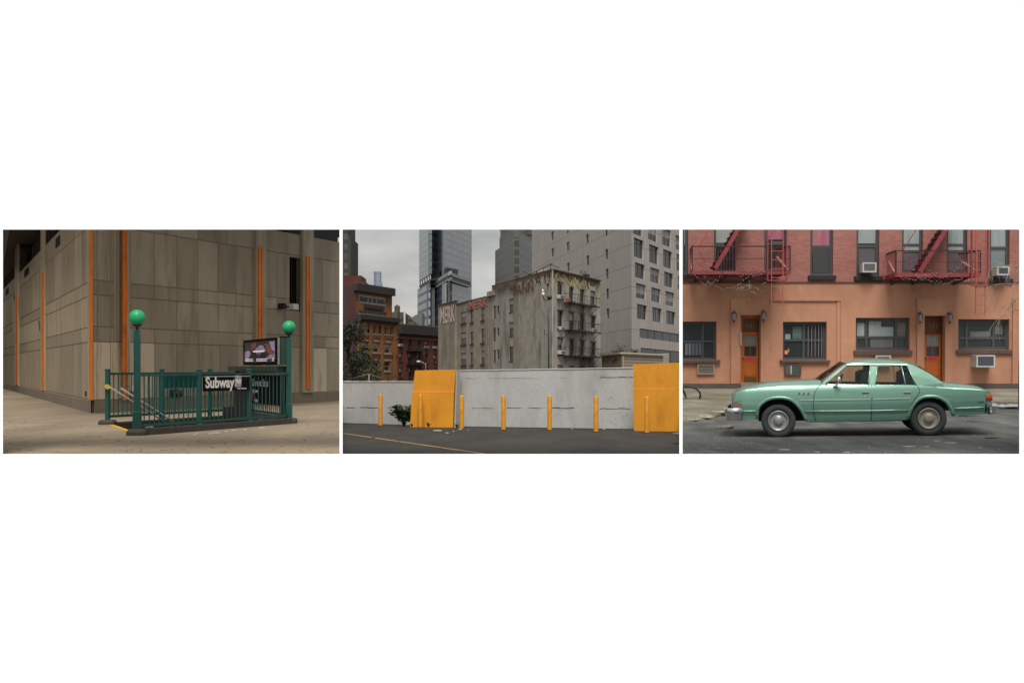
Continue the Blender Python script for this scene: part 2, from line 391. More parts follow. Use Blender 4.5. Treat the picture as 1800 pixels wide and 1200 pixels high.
facpart('wall', stones(FC, [[171, 194.5]]*6, tonef=lambda u, w, t: 1.95 if w < 2.2 else t*.97, step=(3,)*6), stone, FC)
# fluted corner piers on the chamfer and the first metres of the right wall
q = MB(); a, b = FR.u(198), FR.u(229); n_ = 5
for k in range(n_):
    x0 = a+(b-a)*k/n_; q.bbox(x0+.02, x0+(b-a)/n_-.02, -.035, .01, 2.22, 6.7, .02)
facpart('pier', q, stone, FR)
q = MB(); a, b = FR.u(198), FR.u(270); q.bbox(a, a+(b-a)*.22, -.03, .0, .41, 2.2, .01, tone=1.7); q.bbox(a+(b-a)*.34, b-.02, -.03, .0, .41, 2.2, .01, tone=1.62); facpart('pier', q, stone, FR, label='pale painted lower pier')
# fins and orange channels
def fin(F_, p0, p1, pw0, pw1, ytop, ybot, full=False):
    k_ = .4 if F_ is FL else 1.
    a, b = F_.u(pw0), F_.u(pw1); w_ = 9.0
    if pw1 > pw0:
        m_ = MB(); m_.bbox(a, b, -.14*k_, .02, .395, w_, .015, tone=1.12); facpart('fin', m_, stone, F_)
    a, b = F_.u(p0, -.14*k_), F_.u(p1, -.14*k_); t_ = 9. if full else F_.uv((p0+p1)/2, ytop, -.14)[1]; c = F_.uv((p0+p1)/2, ybot, -.14)[1]
    m_ = MB()
    m_.box(a, b, -.17*k_, -.141*k_, c, t_); m_.box(a, a+(b-a)*.16, -.2*k_, -.17*k_, c, t_); m_.box(b-(b-a)*.16, b, -.2*k_, -.17*k_, c, t_)
    facpart('channel', m_, orange, F_)
fin(FR, 453.2, 459.4, 445, 462.5, 435, 700); fin(FR, 537.4, 543.2, 528, 546.5, 451, 683.5)
fin(FR, 214.6, 220.6, 213, 223, 0, 703, True)
fin(FL, 158, 162.8, 157, 163, 0, 703, True); fin(FL, 73.5, 77.5, 73.5, 80.5, 475, 686.5); fin(FL, 27.7, 31, 27.7, 33.8, 513.5, 676.5)
# blocked notches under the parapet, upper recessed storey with mullions, roof overhang drawn out deep to shade the walls
q = MB()
for p in (13, 47, 102): a, b, c, d = FL.rect(p-4 if p > 20 else p-3, p+4 if p > 20 else p+2.5, 0, 10); q = MB(); q.box(a, b, -.012, .05, 6.12, 6.5); facpart('vent_notch', q, dark, FL)
for F_, ins in ((FL, .8), (FR, .6)):
    q = MB(); q.box(0, F_.L, .02, ins, 6.6, 6.7)
    facpart('parapet', q, stone, F_)
    q = MB(); q.box(-45 if F_ is FL else 0, F_.L+(.75 if F_ is FR else 0), ins, ins+.1, 6.7, 10.2); facpart('glazing', q, dglass, F_)
    q = MB(); x = .8
    while x < F_.L: q.box(x, x+.07, ins-.12, ins-.001, 6.7, 10.2); x += 1.9
    facpart('mullion', q, M('bronze_mullion', lin((88, 78, 66)), .5), F_)
A, C, D = FL.A, FC.A, FR.B
Ax = A+(A-Vector((C.x, C.y))).normalized()*45
ov = [(Ax.x+5.5, Ax.y-3), (C.x+1.2, C.y-7.2), (-.1503*(D.y-6.5), D.y-6.5), (-.1503*(D.y+12), D.y+12), (Ax.x-5, Ax.y+6)]
q = MB(); q.prism(ov, 8.3, 10.6); o = part('overhang', q, M('soffit_bronze', lin((70, 60, 50)), .8, var=.15), bld); o.matrix_local = binv @ T[1] @ Matrix.Translation((0, 0, -H[1]))
q = MB(); q.prism([(A.x, A.y), (C.x, C.y+.8), (FR.A.x, FR.A.y+.8), (D.x, D.y), (D.x-.12*10, D.y+10), (A.x, A.y+5)], .0, 9.0); 
o = part('core', MB().box(0, .1, 0, .1, 0, .1), stone, bld) if False else None

# ---- things fixed to or standing at the wall
fl = thing('wall_floodlight', 'small white floodlight on a dark bracket beside the tall slit window', 'floodlight', 1, mat4=FR.m)
a, b, c, d = FR.rect(503, 518, 533, 544, -.4)
q = MB(); q.bbox(a, a+.16, -.32, 0, c+.02, d, .03); q.tube([(a+.08, -.3, c+.1), ((a+b)/2+.05, -.5, c+.1)], .03); part('bracket', q, dark, fl)
q = MB(); q.bbox((a+b)/2-.1, b-.02, -.62, -.36, c, d-.02, .03); part('lamp_head', q, M('floodlight_white', (.6, .6, .56), .4), fl)
st = thing('standpipe', 'red fire standpipe cap on the wall with a white placard above it', 'standpipe', 1, mat4=FR.m)
a, b, c, d = FR.rect(228, 238, 688, 700, -.2)
q = MB(); q.bbox(a-.02, b+.02, -.06, 0, c-.03, d+.03, .01); part('back_plate', q, dark, st)
q = MB(); q.lathe([(.0, -.34), (.07, -.34), (.09, -.3), (.09, -.08), (.07, -.06)], ((a+b)/2, 0, (c+d)/2), 'Y', 14); part('cap', q, M('red_enamel', lin((150, 40, 44)), .45), st)
a, b, c, d = FR.rect(229.5, 236.5, 677, 687)
q = MB(); q.box(a, b, -.05, -.03, c, d); part('placard', q, white_let, st)
st = thing('standpipe', 'dark green twin standpipe box on the wall seen through the railing', 'standpipe', 1, mat4=FR.m)
a, b, c, d = FR.rect(306.5, 323, 684, 698, -.2)
q = MB(); q.bbox(a, b, -.05, 0, c, d, .02); part('back_plate', q, M('green_cast', lin((36, 58, 44)), .5), st)
for k in (.28, .72): q = MB(); x = a+(b-a)*k; q.lathe([(.0, -.24), (.09, -.24), (.11, -.2), (.11, -.04)], (x, 0, (c+d)/2), 'Y', 14); part('cap', q, M('green_cast', (.03, .05, .03)), st)
u_, w_ = FL.uv(70, 570, -.03)
q = MB(); q.tube([(u_-.7, -.03, w_+.2), (u_-.3, -.05, w_+.16), (u_, -.04, w_-.05), (u_+.2, -.05, w_-.28), (u_+.4, -.03, w_-.32)], .018, 6); solid('loose_cable', q, dark, 'short loose black cable hanging on the left side wall', 'cable', 1, mat4=FL.m)
u_, w_ = FL.uv(151.5, 691.5)
q = MB(); q.bbox(u_-.12, u_+.12, -.03, 0, w_-.08, w_+.08, .01); solid('wall_outlet', q, dark, 'small black outlet box low on the left wall near the corner', 'outlet box', 1, mat4=FL.m)

# ---- subway entrance
o2 = P(0, 0); base = Vector((o2.x, o2.y, -H[1]))
se = thing('subway_entrance', 'teal iron railing round the subway stairs with a black Subway sign', 'subway entrance', 1, tuple(base))
def L3(s, t, z): p = P(s, t)-o2; return (p.x, p.y, z)
def post(s, t, hh=1.34, w_=.105, z0=.0, foot=True):
    x, y, _ = L3(s, t, 0); q = MB(); q.bbox(x-w_/2, x+w_/2, y-w_/2, y+w_/2, z0, hh, .012); q.bbox(x-w_*.6, x+w_*.6, y-w_*.6, y+w_*.6, hh, hh+.03, .01)
    if foot: q.bbox(x-.1, x+.1, y-.1, y+.1, z0, z0+.025, .005)
    return part('post', q, teal, se)
post(.362, 0, z0=.13); post(.699, 0, z0=.13)
for s_ in (.36, .72, 1.0): post(s_, 1)
post(0, 1)
def railbay(s0, t0, s1, t1, n, zb=.2, zt=1.25):
    q = MB(); a, b = L3(s0, t0, 0), L3(s1, t1, 0)
    q.bar((a[0], a[1], zt), (b[0], b[1], zt), .06, .055); q.bar((a[0], a[1], zb), (b[0], b[1], zb), .05, .06)
    for k in range(1, n+1):
        f = k/(n+1); x = a[0]+(b[0]-a[0])*f; y = a[1]+(b[1]-a[1])*f; q.bar((x, y, zb), (x, y, zt), .02, .02)
    part('railing_panel', q, teal, se)
railbay(.01, 0, .352, 0, 11); railbay(.372, 0, .689, 0, 10); railbay(.709, 0, .99, 0, 9)
railbay(.01, 1, .35, 1, 11); railbay(.37, 1, .71, 1, 11); railbay(.73, 1, .99, 1, 9)
railbay(1, .02, 1, .98, 22)
# curb: front run, far end run, with a chipped top
def strip(p, z0, z1, mat, name, label=None):
    q = MB(); q.prism([(v.x-o2.x, v.y-o2.y) for v in p], z0, z1); return part(name, q, mat, se, label)
q = MB(); pl = [P(.05, -.045), P(1.045, -.045), P(1.045, 1.03), P(.99, 1.03), P(.985, .045), P(.05, .045)]
q.prism([(v.x-o2.x, v.y-o2.y) for v in pl], 0, .13); part('curb', q, curbm, se)
q = MB(); x, y, _ = L3(0, 1, 0); q.bbox(x-.2, x+.2, y-.16, y+.16, 0, .12, .05); part('post_base', q, curbm, se)
q = MB(); q.prism([(v.x-o2.x, v.y-o2.y) for v in (P(0.02, .95), P(1, .95), P(1, 1.02), P(.02, 1.02))], 0, .05); part('curb', q, curbm, se)
# stairwell lined in dark tile, treads going down away from the open end
q = MB(); dp = -3.2
c_ = [P(.03, .055), P(.975, .055), P(.975, .95), P(.03, .95)]; c_ = [(v.x-o2.x, v.y-o2.y) for v in c_]
for k in (0, 1, 2): a, b = c_[k], c_[(k+1) % 4]; q.face([(*a, -.01), (*a, dp), (*b, dp), (*b, -.01)])
q.face([(*c_[0], dp), (*c_[1], dp), (*c_[2], dp), (*c_[3], dp)]); part('stairwell', q, M('stairwell_tile', (.03, .028, .026), .6), se)
q = MB(); nose = MB(); N = 16
for k in range(N):
    s0 = .03+k*.056; s1 = s0+.056; z = -.17*(k+1)
    a, b, c, d = (L3(s0, .056, 0), L3(s1, .056, 0), L3(s1, .949, 0), L3(s0, .949, 0))
    q.prism([a[:2], b[:2], c[:2], d[:2]], z-.5, z)
part('steps', q, M('worn_step', (.05, .045, .04), .8), se)
a, b, c, d = L3(.0, .3, 0), L3(.03, .3, 0), L3(.03, .95, 0), L3(.0, .95, 0)
q = MB().prism([a[:2], b[:2], c[:2], d[:2]], -.02, .006); part('nosing', q, M('yellow_nosing', lin((205, 150, 40)), .6, var=.3, scale=4), se)
# handrails
for t_, s0 in ((.93, .0), (.5, .0)):
    q = MB(); a = L3(s0, t_, .93); b = L3(s0+.75, t_, -1.0)
    q.tube([a, b], .021, 8); part('handrail', q, steel, se)
q = MB(); x, y, _ = L3(0, 1, 0); q.tube([(x, y-.07, .93), (x+.05, y-.13, .93)], .06, 8); part('bracket', q, M('yellow_bracket', lin((190, 180, 60)), .5), se)
# signs
def signfac(s0, t0, s1, t1, off):
    a = P(s0, t0); b = P(s1, t1); f = Fac(1, (a.x, a.y), (b.x, b.y)); f.m = f.m @ Matrix.Translation((0, off, 0)); return f
sinv = se.matrix_world.inverted()
fs = signfac(.372, 0, .689, 0, -.045)
def onfac(name, mb, mat, f, parent, label=None):
    o = part(name, mb, mat, parent, label); o.matrix_local = parent.matrix_world.inverted() @ T[1] @ f.m; return o
Ls = fs.L
q = MB(); q.bbox(.03, Ls-.02, -.02, .015, .87, 1.24, .004); sg = onfac('sign', q, signblack, fs, se, 'black sign reading Subway')
bpy.context.view_layer.update()
def child(name, mb, mat, par): return part(name, mb, mat, par)
child('lettering', shift(text_mb('Subway', .34, .004, .009, sx=1.0), .08, -.026, .95), white_let, sg)
q = MB(); q.box(.03, Ls-.02, -.024, -.021, 1.195, 1.205); child('stripe', q, white_let, sg)
q = MB(); q.box(Ls*.66, Ls*.8, -.026, -.021, .95, 1.22); child('sticker', q, M('sticker_grey', (.35, .35, .4), .6, var=.9, scale=18), sg)
child('lettering', shift(text_mb("'88'", .13, .003, .003, sx=1.3), Ls*.67, -.03, 1.03), white_let, sg)
child('lettering', shift(text_mb("* enter with pass", .05, .003, .001, sx=1.1), Ls*.7, -.026, .9), white_let, sg)
fb = signfac(.37, 1, .71, 1, -.03)
q = MB(); q.bbox(.02, fb.L*.72, -.02, .015, .86, 1.23, .004); onfac('sign_back', q, teal, fb, se, 'plain teal back of a sign on the far railing')
fe = signfac(1, 1, 1, 0, -.07); fe = Fac(1, tuple(P(1, .985)), tuple(P(1, .015)))
# the end panel is hung on the stair side of the far end railing and faces the stairs
fe.m = fe.m @ Matrix.Translation((0, -.06, 0))
q = MB(); q.bbox(.0, fe.L, -.03, .0, .42, 1.2, .004); sg = onfac('sign', q, signblack, fe, se, 'black end sign with worn station lettering')
a0 = fe.u(449.5)
child('lettering', shift(text_mb('Street Stat', .27, .004, .004, sx=1.55), a0, -.036, .9), M('faded_white', (.66, .65, .6), .6), sg)
child('lettering', shift(text_mb('Uptown', .13, .004, .004, sx=1.5), a0, -.036, .72), M('faded_white', (.4, .4, .38)), sg)
q = MB(); q.lathe([(0, -.006), (.13, -.006), (.13, 0)], (a0-.05, -.032, .58), 'Y', 18); child('route_disc', q, M('red_disc', lin((150, 30, 50)), .5), sg)
child('lettering', shift(text_mb('of Do', .12, .004, .003, sx=1.5), fe.u(452), -.036, .46), M('faded_white', (.4, .4, .38)), sg)

# ---- globe lamps
def lamp(s, t, label, hh=2.32, r=.165):
    x, y = P(s, t); lp = thing('globe_lamp', label, 'street lamp', 1, (x, y, -H[1]), group='green globe lamps at the subway stairs')
    q = MB(); q.bbox(-.058, .058, -.058, .058, .1, hh-.13, .01); q.bbox(-.075, .075, -.075, .075, .1, .5, .01); part('post', q, teal, lp)
    q = MB(); q.lathe([(.03, hh-.13), (.03, hh-.06), (.095, hh-.03), (.1, hh+.02), (.06, hh+.03)], n=18); part('collar', q, M('black_cast', (.02, .022, .02), .5), lp)
    q = MB(); n = 18; q.lathe([(r*math.sin(math.pi*k/n), hh+.135-r*math.cos(math.pi*k/n)) for k in range(n+1)], n=28); part('globe', q, M('green_globe', lin((38, 160, 104)), .42, var=.05, spec=.4), lp)
    q = MB(); q.bbox(-.19, .19, -.17, .17, 0, .14, .06); part('base', q, curbm, lp)
lamp(0, 0, 'green globe lamp on the tall near teal post', 2.3, .165)
lamp(1, 0, 'green globe lamp beside the screen at the far end of the railing', 2.28, .165)

# ---- digital screen on the far end of the railing
fd = Fac(1, tuple(P(1, 1)), tuple(P(1, 0)))
dsn = thing('digital_display', 'black framed advertising screen above the far end of the railing', 'display screen', 1, mat4=fd.m)
a, b, c, d = fd.u(427.5, -.3), fd.u(487, -.3), 1.47, 2.16
q = MB(); q.bbox(a, b, -.3, -.04, c, d, .012); q.bbox(b+.01, fd.L-.12, -.22, -.0, c, d+.02, .01); part('case', q, signblack, dsn)
q = MB(); q.box(b+.001, b+.02, -.29, -.24, c+.01, d-.01); part('side_trim', q, M('grey_trim', (.2, .21, .2), .5), dsn); q = MB(); q.box(b+.001, b+.015, -.235, -.05, c+.01, d-.01); part('side_panel', q, M('green_cast', (.03, .05, .03)), dsn)
# screen picture: patches of pale lilac, plum and brown on black
sx0, sx1, sz0, sz1 = a+.22, b-.2, c+.07, d-.07
q = MB(); q.box(sx0, sx1, -.304, -.301, sz0, sz1); scr = part('screen', q, M('screen_plum', lin((44, 30, 48)), .3, var=.7, scale=1.4, emit=.05), dsn)
def pic(pts, mat, k): child('picture', MB().xprism([(sx0+(sx1-sx0)*x, sz0+(sz1-sz0)*z) for x, z in pts], -.304-.002*k, -.3035-.002*(k-1)), mat, scr)
lil = M('screen_lilac', lin((150, 136, 164)), .4, var=.3, scale=3, emit=.06); bl = M('screen_black', (.01, .008, .014), .4); br = M('screen_brown', lin((118, 70, 66)), .4, var=.4, scale=5, emit=.08)
pic([(0, .12), (.3, .12), (.28, .4), (.12, .6), (0, .52)], lil, 1); pic([(.35, .6), (.5, .82), (.62, .8), (.72, .55), (.6, .42), (.4, .4)], lil, 1)
pic([(.7, .15), (1, .15), (1, .42), (.86, .38)], lil, 1); pic([(.82, .95), (1, .98), (1, .45), (.9, .6)], lil, 2)
pic([(.12, .12), (.25, .55), (.42, .42), (.48, .12)], bl, 2); pic([(.52, .12), (.55, .45), (.7, .5), (.7, .12)], bl, 2); pic([(.25, .9), (.42, .98), (.38, .7), (.22, .6)], br, 2); pic([(.66, .9), (.8, .85), (1, .3), (.8, .42)], br, 3)
sw = M('screen_white', (.8, .78, .82), .5, emit=.15)
child('caption_line', MB().box(sx0+(sx1-sx0)*.3, sx0+(sx1-sx0)*.68, -.316, -.313, sz0+(sz1-sz0)*.5, sz0+(sz1-sz0)*.56), sw, scr)
for z in (.02, .1):
    for x0, x1 in ((.02, .3), (.42, .5), (.52, .76), (.93, .98)): child('caption_line', MB().box(sx0+(sx1-sx0)*x0, sx0+(sx1-sx0)*x1, -.316, -.313, sz0+.02+(sz1-sz0)*z, sz0+.04+(sz1-sz0)*z), sw, scr)
q = MB(); q.bbox(fd.u(419.5), fd.L-.1, -.32, .05, 1.3, 1.44, .01); q.bbox(fd.u(446), fd.L-.1, -.3, .02, 1.27, 1.3, .01); q.bar((fd.u(424), -.1, .0), (fd.u(424), -.1, 1.3), .14); q.bar((fd.L-.2, -.1, .0), (fd.L-.2, -.1, 1.3), .12); part('stand', q, M('green_cast', (.03, .05, .03)), dsn)
# dark bench shape and bag behind the rails, and litter
x, y = G(1, 418, 733)
q = MB(); q.prism([(-.35, -.3), (.35, -.3), (.4, .3), (-.3, .35)], 0, .3); q.prism([(-.05, -.25), (.4, -.25), (.4, .3), (.0, .3)], .3, .75)
solid('rubbish_bags', q, M('bin_bag', (.012, .013, .012), .35, var=.3, scale=6, bump=.6), 'dark heap behind the far bay of the teal railing', 'rubbish bag', 1, (x, y, -H[1]))
pap = M('paper_scrap', (.62, .58, .52), .8, var=.2, scale=9)
def scrap(i, px, py, r, z0=None, lab='pale scrap of litter on the pavement by the railing', mat=None, grp='litter by the subway railing', zz=None):
    x, y = G(i, px, py); n = random.randint(5, 8); ang = sorted(random.uniform(0, 6.28) for _ in range(n)); z = zz if zz is not None else -H[i]+.006
    pts = [(r*random.uniform(.5, 1.2)*math.cos(a), r*random.uniform(.6, 1.8)*math.sin(a)) for a in ang]; q = MB(); q.prism(pts, 0, .01)
    for k in range(len(q.v)//2, len(q.v)): v = q.v[k]; q.v[k] = (v[0], v[1], .008+random.uniform(0, .01))
    solid('litter', q, mat or pap, lab, 'litter', i, (x, y, z), random.uniform(0, 3), grp)
for px, py, r in ((343, 764.5, .05), (347, 762.5, .03), (369, 763, .04), (374, 762, .03), (381, 761.5, .05), (398, 759, .035), (412, 757, .04), (431, 756, .035), (459, 752.5, .05), (463, 752.5, .03), (491, 750.5, .035)): scrap(1, px, py, r)
for k in range(7): px, py = random.uniform(259, 273), random.uniform(760, 763.5); scrap(1, px, py, .03, lab='white crumbled scrap on the curb beside the near lamp base', grp='white scraps on the curb end', zz=-H[1]+.135)

# neighbouring blocks across the side street: one closes the view at the far left, one unseen, added to shade the left wall
far = M('far_dark_facade', lin((58, 62, 58)), .8, var=.2, scale=.1)
q = MB(); q.prism([(0, 0), (54, 0), (54, 20), (0, 20)], 0, 62); x, y = at(1, 24, 128)
for k in range(14): q.box(53.9-3.6*k-1.2, 53.9-3.6*k, -.25, 0, 0, 62)
solid('dark_block', q, far, 'dark office block far off at the top left behind the side wall', 'building', 1, (x-54, y, -H[1]))

q = MB(); q.prism([(-31, 46), (-62, 120), (-95, 120), (-95, 46)], 0, 30); solid('dark_block', q, far, 'unseen dark block past the left edge, added to shade the side wall', 'building', 1, (0, 0, -H[1]))

q = MB(); rnd = random.Random(31)
for _ in range(230):
    px, py = rnd.uniform(0, 596), rnd.uniform(728, 797); x, y = G(1, px, py)
    v = Vector((x, y)); r = rnd.uniform(.012, .04); n = 7
    if 180 < px < 530 and py < 772: continue
    q.prism([(x+r*rnd.uniform(.7, 1.1)*math.cos(6.28*k/n), y+r*rnd.uniform(.7, 1.1)*math.sin(6.28*k/n)) for k in range(n)], .001, .004)
o = part('gum_spots', q, M('gum_dark', lin((74, 66, 55)), .8, var=.2), None, kind='stuff'); o.matrix_world = T[1] @ Matrix.Translation((0, 0, -H[1]))
# =================================================================== PLACE TWO: parking lot wall, bollards, tenements and towers
FLAT = -H[2]
asph = M('asphalt_lot', (.031, .028, .023), .9, var=.35, scale=.8, stretch=(1, .35, 1), var2=.5, scale2=26, bump=.35, bscale=40, dirt=(.055, .048, .04), dpos=(.5, .8), dscale=1.6, dstretch=(1, .3, 1))
q = MB(); q.face([(-400, WY+.05, 0), (3000, WY+.05, 0), (3000, 3500, 0), (-3000, 3500, 0), (-3000, WY+.05, 0)]); struct('ground', q, asph, 2, (0, 0, FLAT))
yellow = M('yellow_paint', lin((226, 152, 36)), .6, var=.09, scale=1.2, var2=.05, bump=.1, bscale=9, dirt=lin((190, 124, 32)), dpos=(.5, .78), dscale=1.6, dstretch=(1.4, 1, .4))
wwhite = M('painted_wall_white', lin((186, 186, 183)), .75, var=.07, scale=1.1, var2=.04, scale2=12, bump=.3, bscale=6, dirt=lin((158, 156, 150)), dpos=(.48, .8), dscale=1.3, dstretch=(1.2, 1, .4))
grime = M('crack_dark', (.03, .027, .024), .9)
def crack(name, F_, x0, x1, y, mat=grime, th=.018, n=None, gap=.35, parent=None, off=-.004, jit=.02):
    # an open, broken joint line: a ragged ribbon with gaps
    q = MB(); u, e = F_.u(x0), F_.u(x1); w_ = F_.uv((x0+x1)/2, y)[1]; rnd = random.Random(int(x0))
    while u < e:
        l_ = rnd.uniform(.05, .35)
        if rnd.random() > gap:
            z = w_+rnd.uniform(-jit, jit)*.5; t_ = th*rnd.uniform(.4, 1.3); q.face([(u, off, z-t_/2), (u+l_, off, z+rnd.uniform(-jit, jit)*.5-t_/2), (u+l_, off, z+t_/2), (u, off, z+t_/2)])
        u += l_
    return part(name, q, mat, parent)
# left low wall
def lotwall(F_, htop, label, th=.3, ledge=None, hr=None):
    t_ = thing('painted_wall', label, 'wall', 2, mat4=F_.m, group='painted walls round the lot'); L_ = F_.L
    q = MB(); h0 = htop if not hr else hr[0]; h1 = htop if not hr else hr[1]; n = 24
    top = [(L_*k/n, h0+(h1-h0)*k/n+random.uniform(-.006, .006)) for k in range(n+1)]
    bot = [(L_*k/n, random.uniform(-.02, .03)) for k in range(n+1)]
    for k in range(n):
        (a, za), (b, zb) = top[k], top[k+1]; (_, ba), (_, bb) = bot[k], bot[k+1]
        q.face([(a, 0, ba), (b, 0, bb), (b, 0, zb), (a, 0, za)]); q.face([(a, 0, za), (b, 0, zb), (b, th, zb), (a, th, za)]); q.face([(b, th, 0), (a, th, 0), (a, th, za), (b, th, zb)])
    q.face([(0, 0, 0), (0, 0, top[0][1]), (0, th, top[0][1]), (0, th, 0)]); q.face([(L_, 0, 0), (L_, th, 0), (L_, th, top[-1][1]), (L_, 0, top[-1][1])])
    part('wall_face', q, wwhite, t_)
    q = MB(); 
    for k in range(n): (a, za), (b, zb) = top[k], top[k+1]; q.face([(a, -.02, za+.002), (b, -.02, zb+.002), (b, -.02, zb+.03), (a, -.02, za+.03)]); q.face([(a, -.02, za+.03), (b, -.02, zb+.03), (b, th, zb+.03), (a, th, za+.03)])
    part('coping', q, M('coping_white', lin((205, 200, 192)), .7, var=.1), t_)
    return t_
FA = Fac(2, G(2, 600.3, 743.8), G(2, 728, 747.6)); hA = FA.uv(660, 670.5)[1]
ta = lotwall(FA, hA, 'low white painted wall at the left, below the trees', hr=(FA.uv(603, 671)[1], FA.uv(725, 671)[1]))
for x0, x1 in ((603, 626), (633, 664), (682, 702)): crack('crack', FA, x0, x1, 716, parent=ta, gap=.2)
FB = Fac(2, G(2, 796, 749.8), G(2, 1114, 754.6)); 
tb = lotwall(FB, 0, 'long white painted wall with a cracked joint behind the yellow bollards', hr=(FB.uv(802, 652)[1], FB.uv(1110, 647)[1]))
for x0, x1, y in ((816, 862, 716.7), (891, 930, 716.7), (933, 962, 717), (968, 1033, 717), (1054, 1105, 718)): crack('crack', FB, x0, x1, y, parent=tb, gap=.15)
crack('seam', FB, 1054, 1110, 663, parent=tb, gap=.0, th=.02, jit=.01); crack('seam', FB, 818, 1000, 664.5, parent=tb, gap=.3, th=.008, mat=M('seam_grey', (.2, .19, .18), .9), jit=.01)
q = MB(); rnd = random.Random(5)
for cx, cy, n, sx, sy in ((1052, 660, 16, 7, 2), (1045, 688, 7, 2, 2), (1072, 699, 12, 5, 4), (1095, 737, 40, 14, 8), (1060, 735, 22, 16, 8), (1010, 741, 14, 20, 5), (886, 665, 5, 1.5, 1), (1076, 653, 3, 1, 2), (1000, 700, 10, 60, 20)):
    for _ in range(n):
        u, w_ = FB.uv(rnd.gauss(cx, sx), rnd.gauss(cy, sy)); r = rnd.uniform(.005, .016)
        if .02 < w_ < 1.7 and u < FB.L-.05: q.face([(u-r, -.005, w_-r*.5), (u+r*.6, -.005, w_-r*.7), (u+r, -.005, w_+r*.4), (u-r*.4, -.005, w_+r*.6)])
part('chipped_paint', q, M('chip_grey', (.2, .19, .18), .9), tb, kind='stuff')
# ragged dark line of dirt and weeds where wall meets asphalt
def footdirt(F_, nm, lab):
    q = MB(); rnd = random.Random(int(F_.L*10)); u = 0
    while u < F_.L:
        l_ = rnd.uniform(.1, .4); q.face([(u, -.12*rnd.uniform(.3, 1.2), .004), (u+l_, -.12*rnd.uniform(.3, 1.4), .004), (u+l_, .0, .02), (u, .0, .02)]); u += l_
    o = part(nm, q, M('wall_foot_dirt', (.018, .017, .012), .95, var=.4, scale=5), None); o.matrix_world = T[2] @ F_.m; o['kind'] = 'stuff'
footdirt(FA, 'dirt', ''); footdirt(FB, 'dirt', '')
# yellow blocks: a thicker lower course and a slightly set back upper course
FY = Fac(2, G(2, 721, 750.6), G(2, 796, 751.4))
ty = thing('yellow_block', 'tall yellow painted concrete block with a tapered left edge between the two white walls', 'concrete block', 2, mat4=FY.m, group='yellow concrete blocks')
def pp(F_, pts): return [F_.uv(x, y) for x, y in pts]
q = MB(); q.xprism(pp(FY, [(721, 750.5), (796, 751), (797.5, 691), (724, 690)]), 0, .5); part('lower_course', q, yellow, ty)
q = MB(); q.xprism(pp(FY, [(724, 689.6), (797.3, 690.6), (800.3, 649.2), (728.5, 650.8)]), .05, .5); part('upper_course', q, yellow, ty)
q = MB(); q.xprism(pp(FY, [(797.3, 751), (800.2, 751), (802.2, 651), (800.6, 651)]), .06, .4); part('edge_strip', q, wwhite, ty)
FZ = Fac(2, G(2, 1113.5, 756.8), G(2, 1196.0, 758.3))
tz = thing('yellow_block', 'long dark yellow painted block at the right end of the lot wall', 'concrete block', 2, mat4=FZ.m, group='yellow concrete blocks')
q = MB(); q.xprism(pp(FZ, [(1114.5, 757), (1196, 758), (1196, 684.6), (1112.6, 684.6)]), 0, .12); part('lower_course', q, yellow, tz)
q = MB(); q.xprism(pp(FZ, [(1112.6, 684.2), (1196, 684.2), (1196, 637), (1112, 640.3)]), .035, .12); part('upper_course', q, yellow, tz)
# bollards
bolm = M('bollard_yellow', lin((222, 150, 38)), .5, var=.1, scale=3, coat=.1, dirt=lin((170, 112, 40)), dpos=(.56, .8), dscale=7, dstretch=(1, 1, .5))
blabs = {669: 'darkest yellow bollard, alone before the low left wall', 739: 'yellow bollard standing against the tall yellow block', 811.5: 'yellow bollard just right of the tall yellow block', 885: 'yellow bollard left of centre on the long white wall',
         966: 'yellow bollard right of centre on the long white wall', 1047.5: 'yellow bollard nearest the right yellow block, before white wall', 1137: 'yellow bollard standing against the right yellow block'}
bol = None
for px, py, ty_ in ((669, 748, 692.5), (739, 751.3, 692.8), (811.5, 753.5, 694.7), (885, 755.5, 695.2), (966, 756, 695.3), (1047.5, 759, 696.6), (1137, 761, 697)):
    x, y = G(2, px, py); hh = (py-ty_)/F*y
    if bol is None:
        bol = thing('bollard', blabs[px], 'bollard', 2, (x, y, FLAT), group='yellow bollards along the wall')
        r = .068; q = MB(); q.lathe([(r, 0), (r, 1-.02), (r*.93, 1-.006), (r*.8, 1), (0, 1.004)], n=20); part('post', q, bolm, bol)
        q = MB(); q.lathe([(r+.03, 0), (r+.03, .012), (r, .02)], n=20); part('footing', q, grime, bol); o = bol
    else: o = copytree(bol); o['label'] = blabs[px]; o.matrix_world = T[2] @ Matrix.Translation((x, y, FLAT))
    o.scale = (1, 1, hh)
# painted line, litter and weeds
q = MB(); a = Vector(G(2, 603, 761.2)); b = Vector(G(2, 856, 798)); d_ = (b-a).normalized(); nn = Vector((-d_.y, d_.x))*.055; rnd = random.Random(3); t_ = 0; Lg = (b-a).length
while t_ < Lg:
    e = min(Lg, t_+rnd.uniform(.15, .7)); 
    if rnd.random() > .06: p0 = a+d_*t_; p1 = a+d_*e; w0 = rnd.uniform(.7, 1.1); q.face([(*(p0-nn*w0), .004), (*(p1-nn*w0), .004), (*(p1+nn*w0), .004), (*(p0+nn*w0), .004)])
    t_ = e
struct('road_marking', q, M('worn_yellow_line', lin((168, 132, 84)), .8, var=.35, scale=4), 2, (0, 0, FLAT))
for px, py, r in ((770, 757, .09), (774, 757.5, .05), (786, 761, .03), (797, 758, .03), (809, 754.8, .06), (823, 756, .03), (1060, 754.5, .06), (1096, 757.5, .03), (1006, 754, .03)): scrap(2, px, py, r, lab='pale scrap of litter on the asphalt near the yellow bollards', grp='litter by the lot wall', zz=FLAT+.005)
leafm = M('weed_leaf', (.045, .075, .025), .6, var=.4, scale=5)
